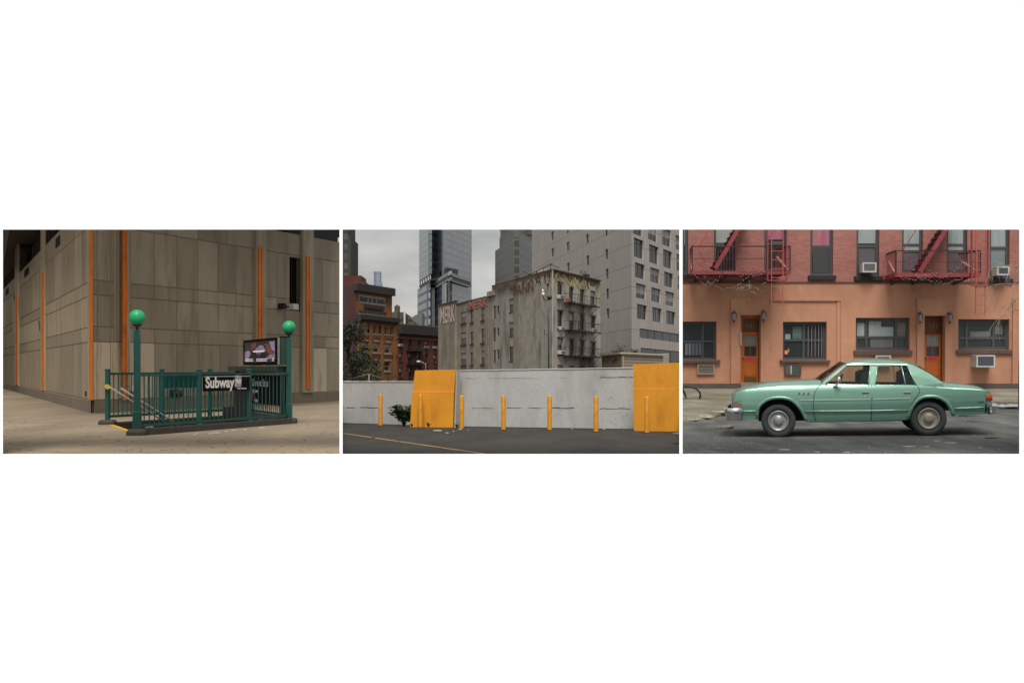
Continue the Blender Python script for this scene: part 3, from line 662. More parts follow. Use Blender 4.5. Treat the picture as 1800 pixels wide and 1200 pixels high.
def weed(px, py, hh, n, lab, spread=1.):
    x, y = G(2, px, py); q = MB(); rnd = random.Random(int(px)); k_ = thing('weed', lab, 'plant', 2, (x, y, FLAT), group='weeds growing at the wall foot'); st_ = MB()
    for s_ in range(max(3, n//9)):
        an = rnd.uniform(0, 6.28); rr = hh*.55*spread*rnd.uniform(.3, 1); tip = Vector((rr*math.cos(an), rr*math.sin(an)*.5-.05, hh*rnd.uniform(.6, 1.0))); pts = [Vector((0, 0, 0)), tip*.5+Vector((0, 0, hh*.16)), tip]
        st_.tube(pts, .009, 5, r1=.004)
        for j in range(9):
            f = .3+.7*j/8; p0 = pts[0].lerp(pts[1], f*2) if f < .5 else pts[1].lerp(pts[2], f*2-1)
            for sgn in (-1, 1):
                a2 = an+sgn*rnd.uniform(.7, 1.3); l_ = hh*.23*rnd.uniform(.6, 1.2); v = Vector((math.cos(a2), math.sin(a2), rnd.uniform(-.5, .25)))*l_; w_ = Vector((-v.y, v.x, rnd.uniform(-.02, .05)))*.2+Vector((0, 0, .03*hh))
                q.face([p0, p0+v*.5+w_, p0+v, p0+v*.5-w_])
    part('leaves', q, leafm, k_); part('stem', st_, leafm, k_)
weed(710, 749.5, .72, 260, 'large dark leafy weed at the left foot of the tall yellow block', 1.25)
weed(753, 751.6, .17, 40, 'small tuft of weed at the middle of the tall yellow block foot'); weed(803, 752.5, .15, 40, 'small weed in the gap right of the tall yellow block'); weed(724, 751, .16, 30, 'small weed under the left corner of the tall yellow block')

# ---- trees beyond the low wall
barkm = M('bark', (.05, .04, .03), .9, var=.3); treem = M('tree_leaf', (.022, .032, .014), .7, var=.45, scale=.6); treem2 = M('tree_leaf_olive', (.04, .05, .015), .7, var=.45, scale=.9)
def leaftree(px, d, hh, cw, lab, mat, n=2600, seed=1, low=.15, ls=.28, grp='dark trees behind the low wall', i=2, clip=None, g=None):
    x, y = at(i, px, d); rnd = random.Random(seed); t_ = thing('tree', lab, 'tree', i, (x, y, -H[i] if g is None else g), group=grp); q = MB(); tr = MB()
    tr.tube([(0, 0, 0), (.1, 0, hh*.3), (.0, .1, hh*.6), (0, 0, hh*.85)], hh*.025, 8, r1=hh*.008)
    cl = []
    for k in range(34):
        a = rnd.uniform(0, 6.28); z = hh*rnd.uniform(low, .95); rr = cw*.5*math.sqrt(max(.05, 1-((z/hh-.5)/.52)**2))*rnd.uniform(.2, 1.); c = Vector((rr*math.cos(a), rr*math.sin(a), z)); cl.append((c, rnd.uniform(.12, .26)*cw))
        if k < 14: tr.tube([(0, 0, z*.6), tuple(c*.6+Vector((0, 0, z*.35))), tuple(c)], hh*.009, 5, r1=hh*.003)
    for k in range(n):
        c, r = cl[rnd.randrange(len(cl))]; v = Vector((rnd.gauss(0, 1), rnd.gauss(0, 1), rnd.gauss(0, .8))); v = v.normalized()*r*rnd.uniform(.3, 1.1); p = c+v
        if p.z < .1: continue
        if clip is not None:
            ax = (x+p.x)/(y+p.y)*F+900
            if ax < clip: continue
        u = Vector((rnd.uniform(-1, 1), rnd.uniform(-1, 1), rnd.uniform(-1, 1))).normalized()*ls*rnd.uniform(.5, 1.2); w_ = u.cross(Vector((rnd.uniform(-1, 1), rnd.uniform(-1, 1), rnd.uniform(-1, 1)))).normalized()*ls*.35
        q.face([p-u*.5, p-w_*.5, p+u*.5, p+w_*.5], rnd.uniform(.6, 1.3))
    part('crown', q, mat, t_); part('trunk', tr, barkm, t_)
    return t_
leaftree(613, 105, 7.0, 4.4, 'dark leafy tree behind the low white wall at the left edge', treem, 4200, 3, ls=.34, clip=600)
leaftree(634, 112, 4.1, 4.6, 'lower olive green tree behind the low white wall before the orange building', treem2, 3000, 5, ls=.3)
leaftree(660, 118, 2.3, 4.5, 'low dark bush just above the low white wall', treem2, 1600, 8, ls=.26)
# thin pole and wire above the low wall
x, y = at(2, 648.5, 60); q = MB(); q.tube([(0, 0, 0), (0, 0, (675-657)/F*60+1.34)], .045, 8)
pw = thing('wire_post', 'slim grey post and guy wire rising above the low white wall', 'post', 2, (x, y, FLAT)); part('post', q, M('galvanised', (.22, .22, .2), .5), pw)
z0 = 1.34+(675-657)/F*60; q = MB(); q.tube([(0, 0, z0), (-(648.5-606)/F*60, .3, z0-(668-657)/F*60)], .025, 5); q.tube([(0, 0, z0-.02), ((672-648.5)/F*60, .2, z0-(665-657)/F*60)], .02, 5); part('wire', q, M('galvanised', (.22, .22, .2)), pw)

# ---- generic buildings
glassd = M('window_glass_dark', (.016, .018, .02), .2, var=.25, scale=.5, spec=.22)
glassb = M('window_glass_blue', (.04, .048, .056), .2, var=.3, scale=.5, spec=.3)
blindm = M('window_blind', (.34, .33, .31), .7, var=.1)
def b_thing(name, label, i, F_, cat='building', group=None): return thing(name, label, cat, i, mat4=F_.m, group=group)
def sub(name, mb, mat, F_, par, label=None, kind=None, pm=None):
    o = part(name, mb, mat, par, label, kind)
    if F_ is not None: o.matrix_local = (pm or par.matrix_world).inverted() @ T[F_.i] @ F_.m
    return o
def anchor_windows(F_, par): return F_.m
class Wall:
    # one facade of a building: wall mesh with real openings, windows set back in them
    def __init__(s, F_, par, mat, h, rev=.25): s.F = F_; s.par = par; s.mat = mat; s.h = h; s.rev = rev; s.holes = []; s.loc = par.matrix_world.inverted() @ T[F_.i] @ F_.m
    def add(s, mb, mat, name, parent=None, label=None, kind=None):
        o = part(name, mb, mat, parent or s.par, label, kind)
        if parent is None: o.matrix_local = s.loc
        return o
    def win(s, x0, x1, y0, y1, fm, gm=None, **k):
        h = s.F.rect(x0, x1, y0, y1); return s.winh(h, fm, gm or glassd, **k)
    def winh(s, h, fm, gm, **k):
        s.holes.append(h); f = window(s.par, h, s.rev, fm, gm, **k); f.matrix_local = s.loc
        return f
    def done(s, u0=0, u1=None, w0=0, y=0.):
        q = MB(); wallholes(q, u0, u1 or s.F.L, w0, s.h, s.holes, s.rev, y=y); return s.add(q, s.mat, 'wall')
for cls in (Wall,):
    _w = window
    def window(parent, h, *a, **k):
        # a sill must follow the frame onto the facade, so it becomes a child of the frame
        sill = k.pop('sill', None); sm = k.pop('sm', None); so_ = k.pop('so', .12); sh_ = k.pop('sh', .1)
        f = _w(parent, h, *a, **k)
        if sill:
            q = MB(); q.bbox(h[0]-so_*.6, h[1]+so_*.6, -so_*.6, a[0]-.06, h[2]-sh_, h[2]-.002, .012); part('sill', q, sm or a[1], f)
        return f
def roof(name, pts, z, mat, par, i): 
    q = MB().face([(x, y, z) for x, y in pts]); o = part(name, q, mat, par); o.matrix_local = par.matrix_world.inverted() @ T[i] @ Matrix.Translation((0, 0, -H[i])); return o
def backpts(A, B, C, dd=None):
    # far corner closing a corner building
    D = (A[0]+C[0]-B[0], A[1]+C[1]-B[1]); return [A, B, C, D]

# ---- grey tenement with graffiti
tstuc = M('tenement_stucco', lin((174, 166, 152)), .9, var=.18, scale=.8, var2=.1, scale2=3, bump=.2, bscale=3, dirt=lin((118, 110, 98)), dpos=(.48, .68), dscale=.5, dstretch=(1, 1, .4))
tstuc2 = M('tenement_stucco_warm', lin((160, 148, 130)), .9, var=.2, scale=.7, var2=.1, scale2=3, bump=.2, bscale=3, dirt=lin((98, 86, 70)), dpos=(.5, .85), dscale=.3, dstretch=(1, 1, .3))
roofm = M('tar_roof', (.04, .035, .03), .9)
wframe = M('old_window_frame', (.05, .045, .04), .6); wpale = M('pale_window_frame', (.3, .28, .26), .6)
K = (972, 694.9); gy = lambda vx, x, k=K: 675+(k[1]-675)*(x-vx)/(k[0]-vx)
TL1 = Fac(2, G(2, 866, gy(240, 866)), G(2, *K)); TL2 = Fac(2, G(2, 772, gy(240, 772)), G(2, 866, gy(240, 866))); TR = Fac(2, G(2, *K), G(2, 1055.5, gy(1827, 1055.5)))
ten = b_thing('tenement_building', 'old grey stucco tenement with graffiti along its parapet and fire escape', 2, TR)
hT = TR.uv(972, 474.5)[1]; hT2 = hT*.915
W1 = Wall(TL1, ten, tstuc, hT, .13); W2 = Wall(TL2, ten, tstuc2, hT2, .13); W3 = Wall(TR, ten, tstuc, hT)
ac_m = M('ac_casing', (.45, .45, .43), .6, var=.1); acg = M('ac_grille', (.1, .1, .1), .6)
def acunit(W_, x0, x1, y0, y1, label, dpt=.45, grp='air conditioners in the tenement windows'):
    a, b, c, d = W_.F.rect(x0, x1, y0, y1, -.2)
    t_ = thing('air_conditioner', label, 'air conditioner', W_.F.i, mat4=W_.F.m @ Matrix.Translation(((a+b)/2, 0, c)), group=grp); w_ = (b-a)/2; h_ = d-c
    q = MB(); q.bbox(-w_, w_, -dpt, .1, 0, h_, .03); part('casing', q, ac_m, t_)
    q = MB(); n = 7
    for k in range(n): q.box(-w_*.8, w_*.8, -dpt-.012, -dpt-.001, h_*(.14+.74*k/n), h_*(.14+.74*(k+.55)/n))
    part('grille', q, acg, t_); return t_
# right (street) face: four columns, five rows of sash windows that follow the photograph's storeys
gx = ((980, 990), (1000.5, 1009.5), (1019, 1028), (1038, 1047))
rowsR = [((495, 523), (503, 529), (508, 533), (511, 535)), ((545.5, 577), (549, 578.5), (552, 580), (555.5, 581.5)), ((593.5, 623), (596, 623.5), (598.5, 624), (601, 624.5)), ((641, 668), (642.5, 668), (643, 668), (644, 668))]
rnd = random.Random(11)
for r_ in rowsR:
    for (x0, x1), (y0, y1) in zip(gx, r_):
        W3.win(x0, x1, y0, y1, wframe, glassb if rnd.random() < .3 else glassd, fw=.1, rows=(.5,), sill=True, so=.2, sh=.18, blind=blindm if rnd.random() < .45 else None, bfrac=rnd.choice((.35, .5)))
W3.done()
for col, (x0, x1) in enumerate(gx):
    pass
q = MB()
for r_ in rowsR[1:3]:
    for (x0, x1), (y0, y1) in zip(gx, r_): a, b, c, d = TR.rect(x0-1, x1+1, y0-2.5, y0, 0); q = MB(); q.bbox(a, b, -.1, -.002, c+.02, d, .02); W3.add(q, M('lintel_stone', lin((120, 108, 94)), .9), 'lintel')
# left (lot side) faces
for (x0, x1), ys in (((895, 902), ((525, 548), (566, 590), (603, 640))),):
    for y0, y1 in ys[:2]: W1.win(x0, x1, y0, y1, wframe, glassd, fw=.1, rows=(.5,), sill=True, blind=blindm, bfrac=.4)
W1.win(895.5, 902, 609, 634, wframe, glassd, fw=.1, rows=(.5,), sill=True)
W1.win(873.8, 877.5, 537, 551, wframe, glassd, fw=.08); W1.win(874, 877.8, 576, 590, wframe, glassd, fw=.08); W1.win(874, 877.8, 614, 631, wframe, glassd, fw=.08); W1.win(867.5, 871.5, 537, 560, wframe, glassd, fw=.08); W1.win(867.5, 871.5, 576, 600, wframe, glassd, fw=.08); W1.win(867.5, 871.5, 615, 638, wframe, glassd, fw=.08)
q = MB(); W1.done()
for (x0, x1), ys in (((810, 819.5), ((548, 567.5), (584, 605), (620, 641.5))), ((827, 832), ((546, 566), (583, 604), (619, 641))), ((846, 851.5), ((541, 562.5), (577.5, 602), (616, 639.5)))):
    for y0, y1 in ys: W2.win(x0, x1, y0, y1, wframe, glassb if rnd.random() < .4 else glassd, fw=.12, rows=(.5,), sill=True, so=.25, sh=.2, blind=blindm if rnd.random() < .35 else None)
W2.done()
# projecting stacks and pilaster strips on the lot side
for a_, b_, W_ in ((772.5, 803, W2), (834, 845, W2), (853, 860, W2)):
    a, b = W_.F.u(a_), W_.F.u(b_); q = MB(); q.bbox(a, b, -.22 if a_ < 780 else -.08, -.002, 0, W_.h+(.5 if a_ < 780 else 0), .03); W_.add(q, tstuc2, 'pier')
a, b = TL1.u(867), TL1.u(912); 
q = MB(); q.bbox(TL1.u(903), TL1.u(913), -.09, -.002, 0, hT-.05, .04); W1.add(q, tstuc2, 'pier')
q = MB(); q.bbox(TL1.u(912.5), TL1.L+.12, -.13, -.003, 0, hT+.02, .03); W1.add(q, tstuc, 'pale_end_wall')
q = MB(); q.box(0, TL1.L, -.16, .3, hT-.02, hT+.14); W1.add(q, M('rusty_coping', lin((74, 58, 46)), .9, var=.4, scale=1), 'coping')
q = MB(); q.box(0, TR.L, -.16, .3, hT-.02, hT+.14); W3.add(q, M('rusty_coping', (.1, .06, .04)), 'coping')
q = MB(); q.box(0, TL2.L, -.1, .3, hT2-.02, hT2+.16); W2.add(q, M('dark_coping', lin((70, 60, 48)), .9, var=.3), 'coping')
q = MB(); q.bbox(TL2.u(772), TL2.u(804), -.34, .2, hT2+.48, hT2+.66, .06); W2.add(q, M('dark_coping', (.06, .05, .04)), 'coping')
a, b, c, d = TL1.rect(858, 870, 511, 520, -.1); q = MB(); q.bbox(a, b, -.3, .6, c, d, .05); W1.add(q, tstuc2, 'parapet_step')
A_, B_, C_ = tuple(TL1.A), tuple(TL1.B), tuple(TR.B)
roof('roof', backpts(A_, B_, C_), hT-.1, roofm, ten, 2); roof('roof', backpts(tuple(TL2.A), tuple(TL2.B), (TL2.B.x+6, TL2.B.y+6)), hT2-.1, roofm, ten, 2)
# brown stained band under the parapet
stain = M('parapet_stain', lin((106, 86, 68)), .95, var=.35, scale=.6)
def ragband(W_, x0, x1, ztop, dep, mat, off, n=60, seed=1):
    rnd = random.Random(seed); q = MB(); a, b = W_.F.u(x0), W_.F.u(x1); prev = rnd.uniform(.3, 1)*dep
    for k in range(n):
        u0 = a+(b-a)*k/n; u1 = a+(b-a)*(k+1)/n; nx = dep*rnd.uniform(.15, 1); q.face([(u0, off, ztop-prev), (u1, off, ztop-nx), (u1, off, ztop), (u0, off, ztop)]); prev = nx
    W_.add(q, mat, 'stain')
ragband(W3, 973, 1054, hT-.03, 1.0, M('parapet_stain_dark', lin((84, 68, 48)), .95, var=.4, scale=.7), -.012, 46, 2); ragband(W1, 868, 911, hT-.03, 1.2, stain, -.27, 40, 3); ragband(W1, 913, 971, hT-.03, .9, stain, -.15, 40, 4)
# spray lettering
def graffiti(W_, txt, x0, x1, yb, yt, mat, off, parent=None, slant=0., bold=.0):
    a, b, c, d = W_.F.rect(x0, x1, yt, yb, off); m_ = text_mb(txt, 1., .02, bold)
    xs = [v[0] for v in m_.v]; zs = [v[2] for v in m_.v]; x_, X_, z_, Z_ = min(xs), max(xs), min(zs), max(zs)
    m_.v = [(a+(v[0]-x_)/(X_-x_)*(b-a)+slant*(v[2]-z_)/(Z_-z_), off+v[1], c+(v[2]-z_)/(Z_-z_)*(d-c)) for v in m_.v]
    return W_.add(m_, mat, 'graffiti')
gw = M('graffiti_white', lin((205, 196, 182)), .8, var=.12); gr = M('graffiti_red', lin((134, 78, 68)), .85, var=.15); gyw = M('graffiti_yellow', lin((150, 132, 40)), .8, var=.45, scale=1.5); gb = M('graffiti_maroon', lin((100, 62, 50)), .9, var=.25); gp_ = M('graffiti_pink', lin((178, 122, 106)), .85, var=.15)
graffiti(W2, 'MERK', 774.5, 801, 566, 537, gr, -.25, bold=.05); graffiti(W2, 'MERK', 773.8, 799.5, 567, 538, gw, -.28, bold=.02)
q = MB(); q.xprism(pp(TL2, [(822, 547), (824, 534), (830, 530.5), (836, 531), (841, 526), (858, 520.5), (856.5, 535), (849, 536), (843, 540), (834, 540.5), (829, 545)]), -.11, -.09); W2.add(q, gr, 'graffiti')
graffiti(W2, 'MERK', 824, 857, 541.5, 526, gp_, -.14, bold=.02)
graffiti(W1, 'PANN', 902, 937, 515.5, 497, gb, -.28, bold=.0); graffiti(W1, 'A IT', 941, 970, 499, 480, M('graffiti_black', (.04, .03, .025), .9), -.15, bold=-.01)
graffiti(W3, 'ANNA', 975, 1032, 505, 483, gyw, -.03, bold=-.022)
for x0, y0, x1, y1 in ((976, 489, 973.5, 510), (1031, 498, 1035, 508), (1047, 504, 1049, 531), (1048, 500, 1050, 515)):
    u0, w0_ = TR.uv(x0, y0); u1, w1_ = TR.uv(x1, y1); q = MB(); q.bar((u0, -.03, w0_), (u1, -.03, w1_), .16, .03); W3.add(q, gyw, 'graffiti')
# fire escapes on the street face
iron = M('fire_escape_iron', (.025, .02, .018), .7, var=.2)
fe_ = thing('fire_escape', 'dark iron fire escape on the right face of the grey tenement', 'fire escape', 2, mat4=TR.m, group='fire escapes')
for x0, x1, yp, yr in ((997, 1047.5, 534, 519), (997.5, 1050, 581, 569), (998, 1050, 625.5, 614)):
    a = TR.u(x0, -.5); b = TR.u(x1, -.5); z = TR.uv((x0+x1)/2, yp, -.9)[1]; zr = z+1.05
    q = MB(); q.box(a, b, -1.05, -.02, z-.06, z); q.box(a, b, -1.07, -1.03, z-.14, z+.02); part('platform', q, iron, fe_)
    q = MB(); q.bar((a, -1.05, zr), (b, -1.05, zr), .05); q.bar((a, -1.05, z+.55), (b, -1.05, z+.55), .03); q.bar((a, -.0, zr), (a, -1.05, zr), .05); q.bar((b, 0, zr), (b, -1.05, zr), .05)
    n = 9
    for k in range(n+1): q.bar((a+(b-a)*k/n, -1.05, z), (a+(b-a)*k/n, -1.05, zr), .035)
    part('railing', q, iron, fe_)
    for u in (a+.3, (a+b)/2, b-.3): q = MB(); q.bar((u, -.02, z-.9), (u, -.98, z-.08), .05); part('bracket', q, iron, fe_)
for (x0, y0), (x1, y1) in (((1017, 580), (1026, 538)), ((1018, 626), (1025, 583)), ((1020, 672), (1028, 628))):
    u0, z0_ = TR.uv(x0, y0, -.6); u1, z1_ = TR.uv(x1, y1, -.6); q = MB(); n = 9
    for dx in (-.28, .28): q.bar((u0+dx, -.6, z0_), (u1+dx, -.6, z1_), .07)
    for k in range(n): f = (k+.5)/n; q.bar((u0+(u1-u0)*f-.28, -.6, z0_+(z1_-z0_)*f), (u0+(u1-u0)*f+.28, -.6, z0_+(z1_-z0_)*f), .05)
    part('stair', q, iron, fe_)
for (x0, x1, y0, y1, l_) in ((981.5, 989, 518.5, 525, 'white air conditioner in the top corner window of the tenement street face'), (983.5, 989, 574, 579.5, 'small air conditioner in the second window down of the tenement corner column'), (983, 992, 616, 622.5, 'air conditioner in the third window down of the tenement corner column'), (1039.5, 1048, 577, 583, 'air conditioner at the far right end of the middle fire escape')): acunit(W3, x0, x1, y0, y1, l_)
q = MB(); 
u0, z0_ = TR.uv(999, 528, -.9); q.bbox(u0-.1, u0+.6, -1.0, -.6, z0_-.1, z0_+.35, .1); solid('red_crate', q, gr, 'dull red bundle on the left end of the top fire escape', 'bundle', 2, mat4=TR.m)
# chimney and pipe railing on the roof
q = MB(); x, y = at(2, 953, 142); q.bbox(-.6, .7, -.5, .5, 0, (690-470)/F*142, .05); solid('chimney', q, tstuc2, 'square stucco chimney on the tenement roof', 'chimney', 2, (x, y, FLAT))
rl = thing('roof_railing', 'thin rusty pipe rails crossing above the tenement roof', 'railing', 2, mat4=TL1.m)
q = MB()
def rp_(px, py, off=.5): u, w_ = TL1.uv(px, py, off); return (u, off, w_)
q.tube([rp_(918, 489), rp_(971, 462.5)], .05, 5); q.tube([rp_(966, 464), rp_(983, 470)], .05, 5); q.tube([rp_(920, 476), rp_(945, 489)], .05, 5); q.tube([rp_(946, 484), rp_(975, 474)], .04, 5)
part('rail', q, M('rust_pipe', (.05, .035, .025), .8), rl); q = MB()
for px, t0 in ((943, 477), (967.5, 464), (955, 471), (933, 482)): q.tube([rp_(px, t0), rp_(px, t0+14)], .045, 5)
part('upright', q, M('rust_pipe', (.05, .035, .025)), rl)
q = MB(); u0, z0_ = TR.uv(1022, 485, .4)
for dx in (0, 1.1): q.tube([(u0+dx+.5*math.cos(a*.35), .4, z0_-.6+1.3*math.sin(a*.35)) for a in range(0, 10)], .04, 5)
q.bbox(u0+1.6, u0+2.5, .2, .8, hT, hT+.6, .05); solid('roof_ladder_hoops', q, iron, 'two thin iron ladder hoops on the tenement roof edge', 'ladder hoops', 2, mat4=TR.m)
q = MB(); u1, z1_ = TL1.uv(963, 500, -.2); q.lathe([(0, -.3), (.18, -.28), (.2, -.14)], (u1, 0, z1_), 'Y', 10); solid('wall_anchor', q, grime, 'small dark star anchor near the top of the pale tenement wall', 'wall anchor', 2, mat4=TL1.m)
# pole with floodlights standing in the lot behind the wall
x, y = at(2, 964, 60); k60 = 60/F; zb = FLAT
fp = thing('floodlight_pole', 'slim teal pole with two floodlights rising behind the white wall', 'light pole', 2, (x, y, zb)); z = lambda py: (675-py)*k60+1.34
q = MB(); q.tube([(.03, 0, 0), (-.0, 0, z(560)), (-.06, 0, z(527))], .045, 8, r1=.03); part('pole', q, M('pole_teal', (.06, .11, .12), .5), fp)
q = MB(); q.tube([(-.06, 0, z(528)), (-.22, -.02, z(527)), (-.27, -.02, z(521))], .025, 6); q.tube([(-.06, 0, z(528)), (.08, 0, z(526))], .025, 6); part('bracket', q, grime, fp)
q = MB(); q.lathe([(0, 0), (.05, .02), (.09, .1), (.07, .2), (.0, .22)], (-.28, 0, z(521)), 'Z', 10); part('lamp_head', q, M('lamp_white', (.75, .75, .72), .4), fp)
q = MB(); q.lathe([(0, -.1), (.1, -.08), (.13, .0), (.12, .1), (0, .12)], (.06, 0, z(522.5)), 'Y', 12); part('lamp_head', q, M('lamp_dark', (.02, .02, .02), .4), fp)
q = MB(); q.tube([(-.28, 0, z(515)), (-.3, 0, z(508))], .05, 8, r1=.03); part('sensor', q, M('lamp_white', (.75, .75, .72)), fp)
q = MB(); q.bar((-.2, 0, z(578)), (-.2, 0, z(588)), .03); q.bar((-.0, 0, z(578)), (.0, 0, z(588)), .03); q.bar((-.2, 0, z(588)), (.0, 0, z(588)), .03); part('cable_hanger', q, grime, fp)
# small street lamp seen above the yellow block
x, y = at(2, 748, 150); k_ = 150/F; sl_ = thing('street_lamp', 'small curved arm street lamp above the tall yellow block', 'street lamp', 2, (x, y, FLAT)); z = lambda py: (675-py)*k_+1.34
q = MB(); q.tube([(0, 0, 0), (0, 0, z(641)), (-.35, 0, z(637)), (-.75, 0, z(635))], .07, 6, r1=.045); q.tube([(0, 0, z(646)), (0, 0, z(640)), (.1, 0, z(638))], .05, 5); part('pole', q, M('lamp_grey', (.35, .35, .34), .5), sl_)
q = MB(); q.bbox(-1.15, -.7, -.14, .14, z(635.5)-.05, z(634.5)+.06, .04); part('lamp_head', q, M('lamp_white', (.75, .75, .72)), sl_)

# ---- white panelled block on the right
ptile = brickmat('white_panels', lin((186, 178, 168)), lin((178, 170, 160)), lin((128, 120, 112)), 1.35, 3.3, ms=.05, off=0., bump=.2, var=.05, scale=.12, rough=.55)
KW = (1110, 690.2); gw_ = lambda vx, x: gy(vx, x, KW)
WL = Fac(2, G(2, 935, gw_(520, 935)), G(2, *KW)); WR = Fac(2, G(2, *KW), G(2, 1290, gw_(1790, 1290)))
wb = b_thing('apartment_block', 'tall white panelled modern block with narrow side slits and square windows', 2, WR)
hW = WR.uv(1112, 215)[1]; X1 = Wall(WL, wb, ptile, hW, .2); X2 = Wall(WR, wb, ptile, hW, .35)
for x, ys in ((971, ((374, 388), (407, 421.5), (436, 450.5))), (998, ((396, 410), (425, 440.5), (461.5, 477))), (1032.5, ((373, 389), (411, 427), (449, 466))), (1066, ((398, 414.5), (437.5, 455), (472, 489.5), (507, 524.5), (542, 559.5)))):
    for y0, y1 in ys: X1.win(x-2.3+(y0-400)*.018, x+2.6+(y0-400)*.018, y0, y1, wframe, glassd, fw=.07)
X1.win(1070.5, 1075.5, 578, 594, wframe, glassd, fw=.07) if False else None
rndw = random.Random(4)
for (xa, xb), tops in (((1114.5, 1132), ((374, 413), (420, 453), (463, 489), (499, 524.5), (535.5, 561))), ((1141.5, 1158), ((389, 423), (431.5, 463), (471.5, 496.5), (506.5, 530.5), (541, 565.5))), ((1166, 1182), ((402, 432), (440, 470.5), (479, 504), (513, 537), (547, 570))), ((1190, 1204), ((415, 440), (448, 477), (486, 510), (519, 543), (552, 574)))):
    for k, (y0, y1) in enumerate(tops):
        dx = k*1.9; X2.win(xa-2+dx, xb-2+dx, y0, y1, wframe, rndw.choice((glassd, glassd, glassb)), fw=.12, cols=((.5,) if rndw.random() < .6 else (.3, .5)), rows=((.78,) if k == 1 else ()), blind=blindm if rndw.random() < .4 else None, bfrac=rndw.uniform(.3, .7))
X2.win(1124.5, 1250, 586, 601, wframe, glassd, fw=.1, cols=(.12, .2, .3, .4, .5, .6), blind=None, label='long ribbon window')
X2.win(1126, 1250, 617, 642, wframe, glassd, fw=.1, cols=(.2, .4), label='long ribbon window'); X1.done(); X2.done()
roof('roof', backpts(tuple(WL.A), tuple(WL.B), tuple(WR.B)), hW, roofm, wb, 2)
# beige clapboard shed between the lot wall and the white block
beige = brickmat('beige_siding', lin((172, 156, 134)), lin((165, 149, 128)), lin((104, 92, 78)), 40, .36, ms=.045, off=0., bump=.4, var=.06, scale=.5)
KS = (1094, 694.6); S1 = Fac(2, G(2, 1058, 693.3), G(2, *KS)); S2 = Fac(2, G(2, *KS), G(2, 1166, 693.4))
sh = b_thing('siding_shed', 'beige clapboard sided shed in front of the white block', 2, S2, 'shed'); hS = S2.uv(1094, 622)[1]
for F_ in (S1, S2):
    q = MB(); q.box(0, F_.L, 0, .2, 0, hS); sub('wall', q, beige, F_, sh); q = MB(); q.box(-.1, F_.L+.1, -.25, .3, hS+.002, hS+.22); sub('fascia', q, M('fascia_cream', lin((188, 178, 160)), .7), F_, sh)
roof('roof', backpts(tuple(S1.A), tuple(S1.B), tuple(S2.B)), hS+.05, M('shed_roof', (.2, .18, .16), .8), sh, 2)
q = MB(); q.bbox(0, .9, 0, 2, 0, hS+.35, .05); x, y = at(2, 1164, 148); solid('pale_kiosk', q, M('kiosk_pale', lin((150, 142, 130)), .7, var=.1), 'plain pale block at the right end of the beige shed', 'block', 2, (x, y, FLAT))
q = MB(); u0, z0_ = S1.uv(1079, 634)
q.bbox(u0-.2, u0+.1, -.15, 0, z0_-.2, z0_+.1, .03); q.bbox(u0+.9, u0+1.3, -.15, 0, z0_-.1, z0_+.3, .03); solid('wall_fixture', q, grime, 'pair of small dark fixtures on the beige shed wall', 'fixture', 2, mat4=S1.m)
leaftree(1089, 184, 0.1, .1, 'x', treem, 0) if False else None
for px, lab, r in ((1089, 'small dark shrub top on the left end of the shed roof', 1.0), (1116, 'smallest dark shrub top on the shed roof', .6)):
    x, y = at(2, px, 152); q = MB(); rnd = random.Random(int(px))
    for k in range(260): v = Vector((rnd.gauss(0, .45), rnd.gauss(0, .4), abs(rnd.gauss(0, .5))))*r; a2 = Vector((rnd.uniform(-1, 1), rnd.uniform(-1, 1), rnd.uniform(-1, 1)))*.16; q.face([v, v+a2, v+a2+Vector((.1, 0, .12))])
    solid('shrub', q, treem, lab, 'shrub', 2, (x, y, FLAT+hS+.3), group='shrub tops on the shed roof')

# ---- orange brick building, lower front and set back top
obr = brickmat('orange_brick', lin((150, 104, 60)), lin((134, 90, 52)), lin((140, 96, 62)), .6, .22, ms=.02, bump=.15, var=.12, scale=.4, dirt=lin((110, 72, 40)))
odk = M('dark_cornice', (.035, .028, .024), .8, var=.3); dred = M('dark_red_wall', lin((92, 48, 40)), .9, var=.2, scale=.25, var2=.05); trimg = M('trim_grey', lin((150, 140, 122)), .8)
KO = (628, 687.6)
OL = Fac(2, G(2, 599.8, gy(240, 599.8, KO)), G(2, *KO)); OR = Fac(2, G(2, *KO), G(2, 698, gy(1800, 698, KO)))
ob = b_thing('brick_building', 'orange brick building with arched windows and dark red side wall', 2, OR); hO = OR.uv(629, 552)[1]; Y1 = Wall(OL, ob, dred, hO+.5, .2); Y2 = Wall(OR, ob, obr, hO, .3)
for k, (x0, x1) in enumerate(((635, 641), (645.5, 651.5), (656, 661.5), (665.5, 671), (675.5, 681), (685.5, 690.5))): y = 570+k*.7; Y2.win(x0, x1, y, y+15.5-k*.1, trimg, rnd.choice((glassd, glassb)), fw=.12, rows=(.5,), sill=True, so=.2, sh=.2, blind=blindm if k in (0, 1) else None)
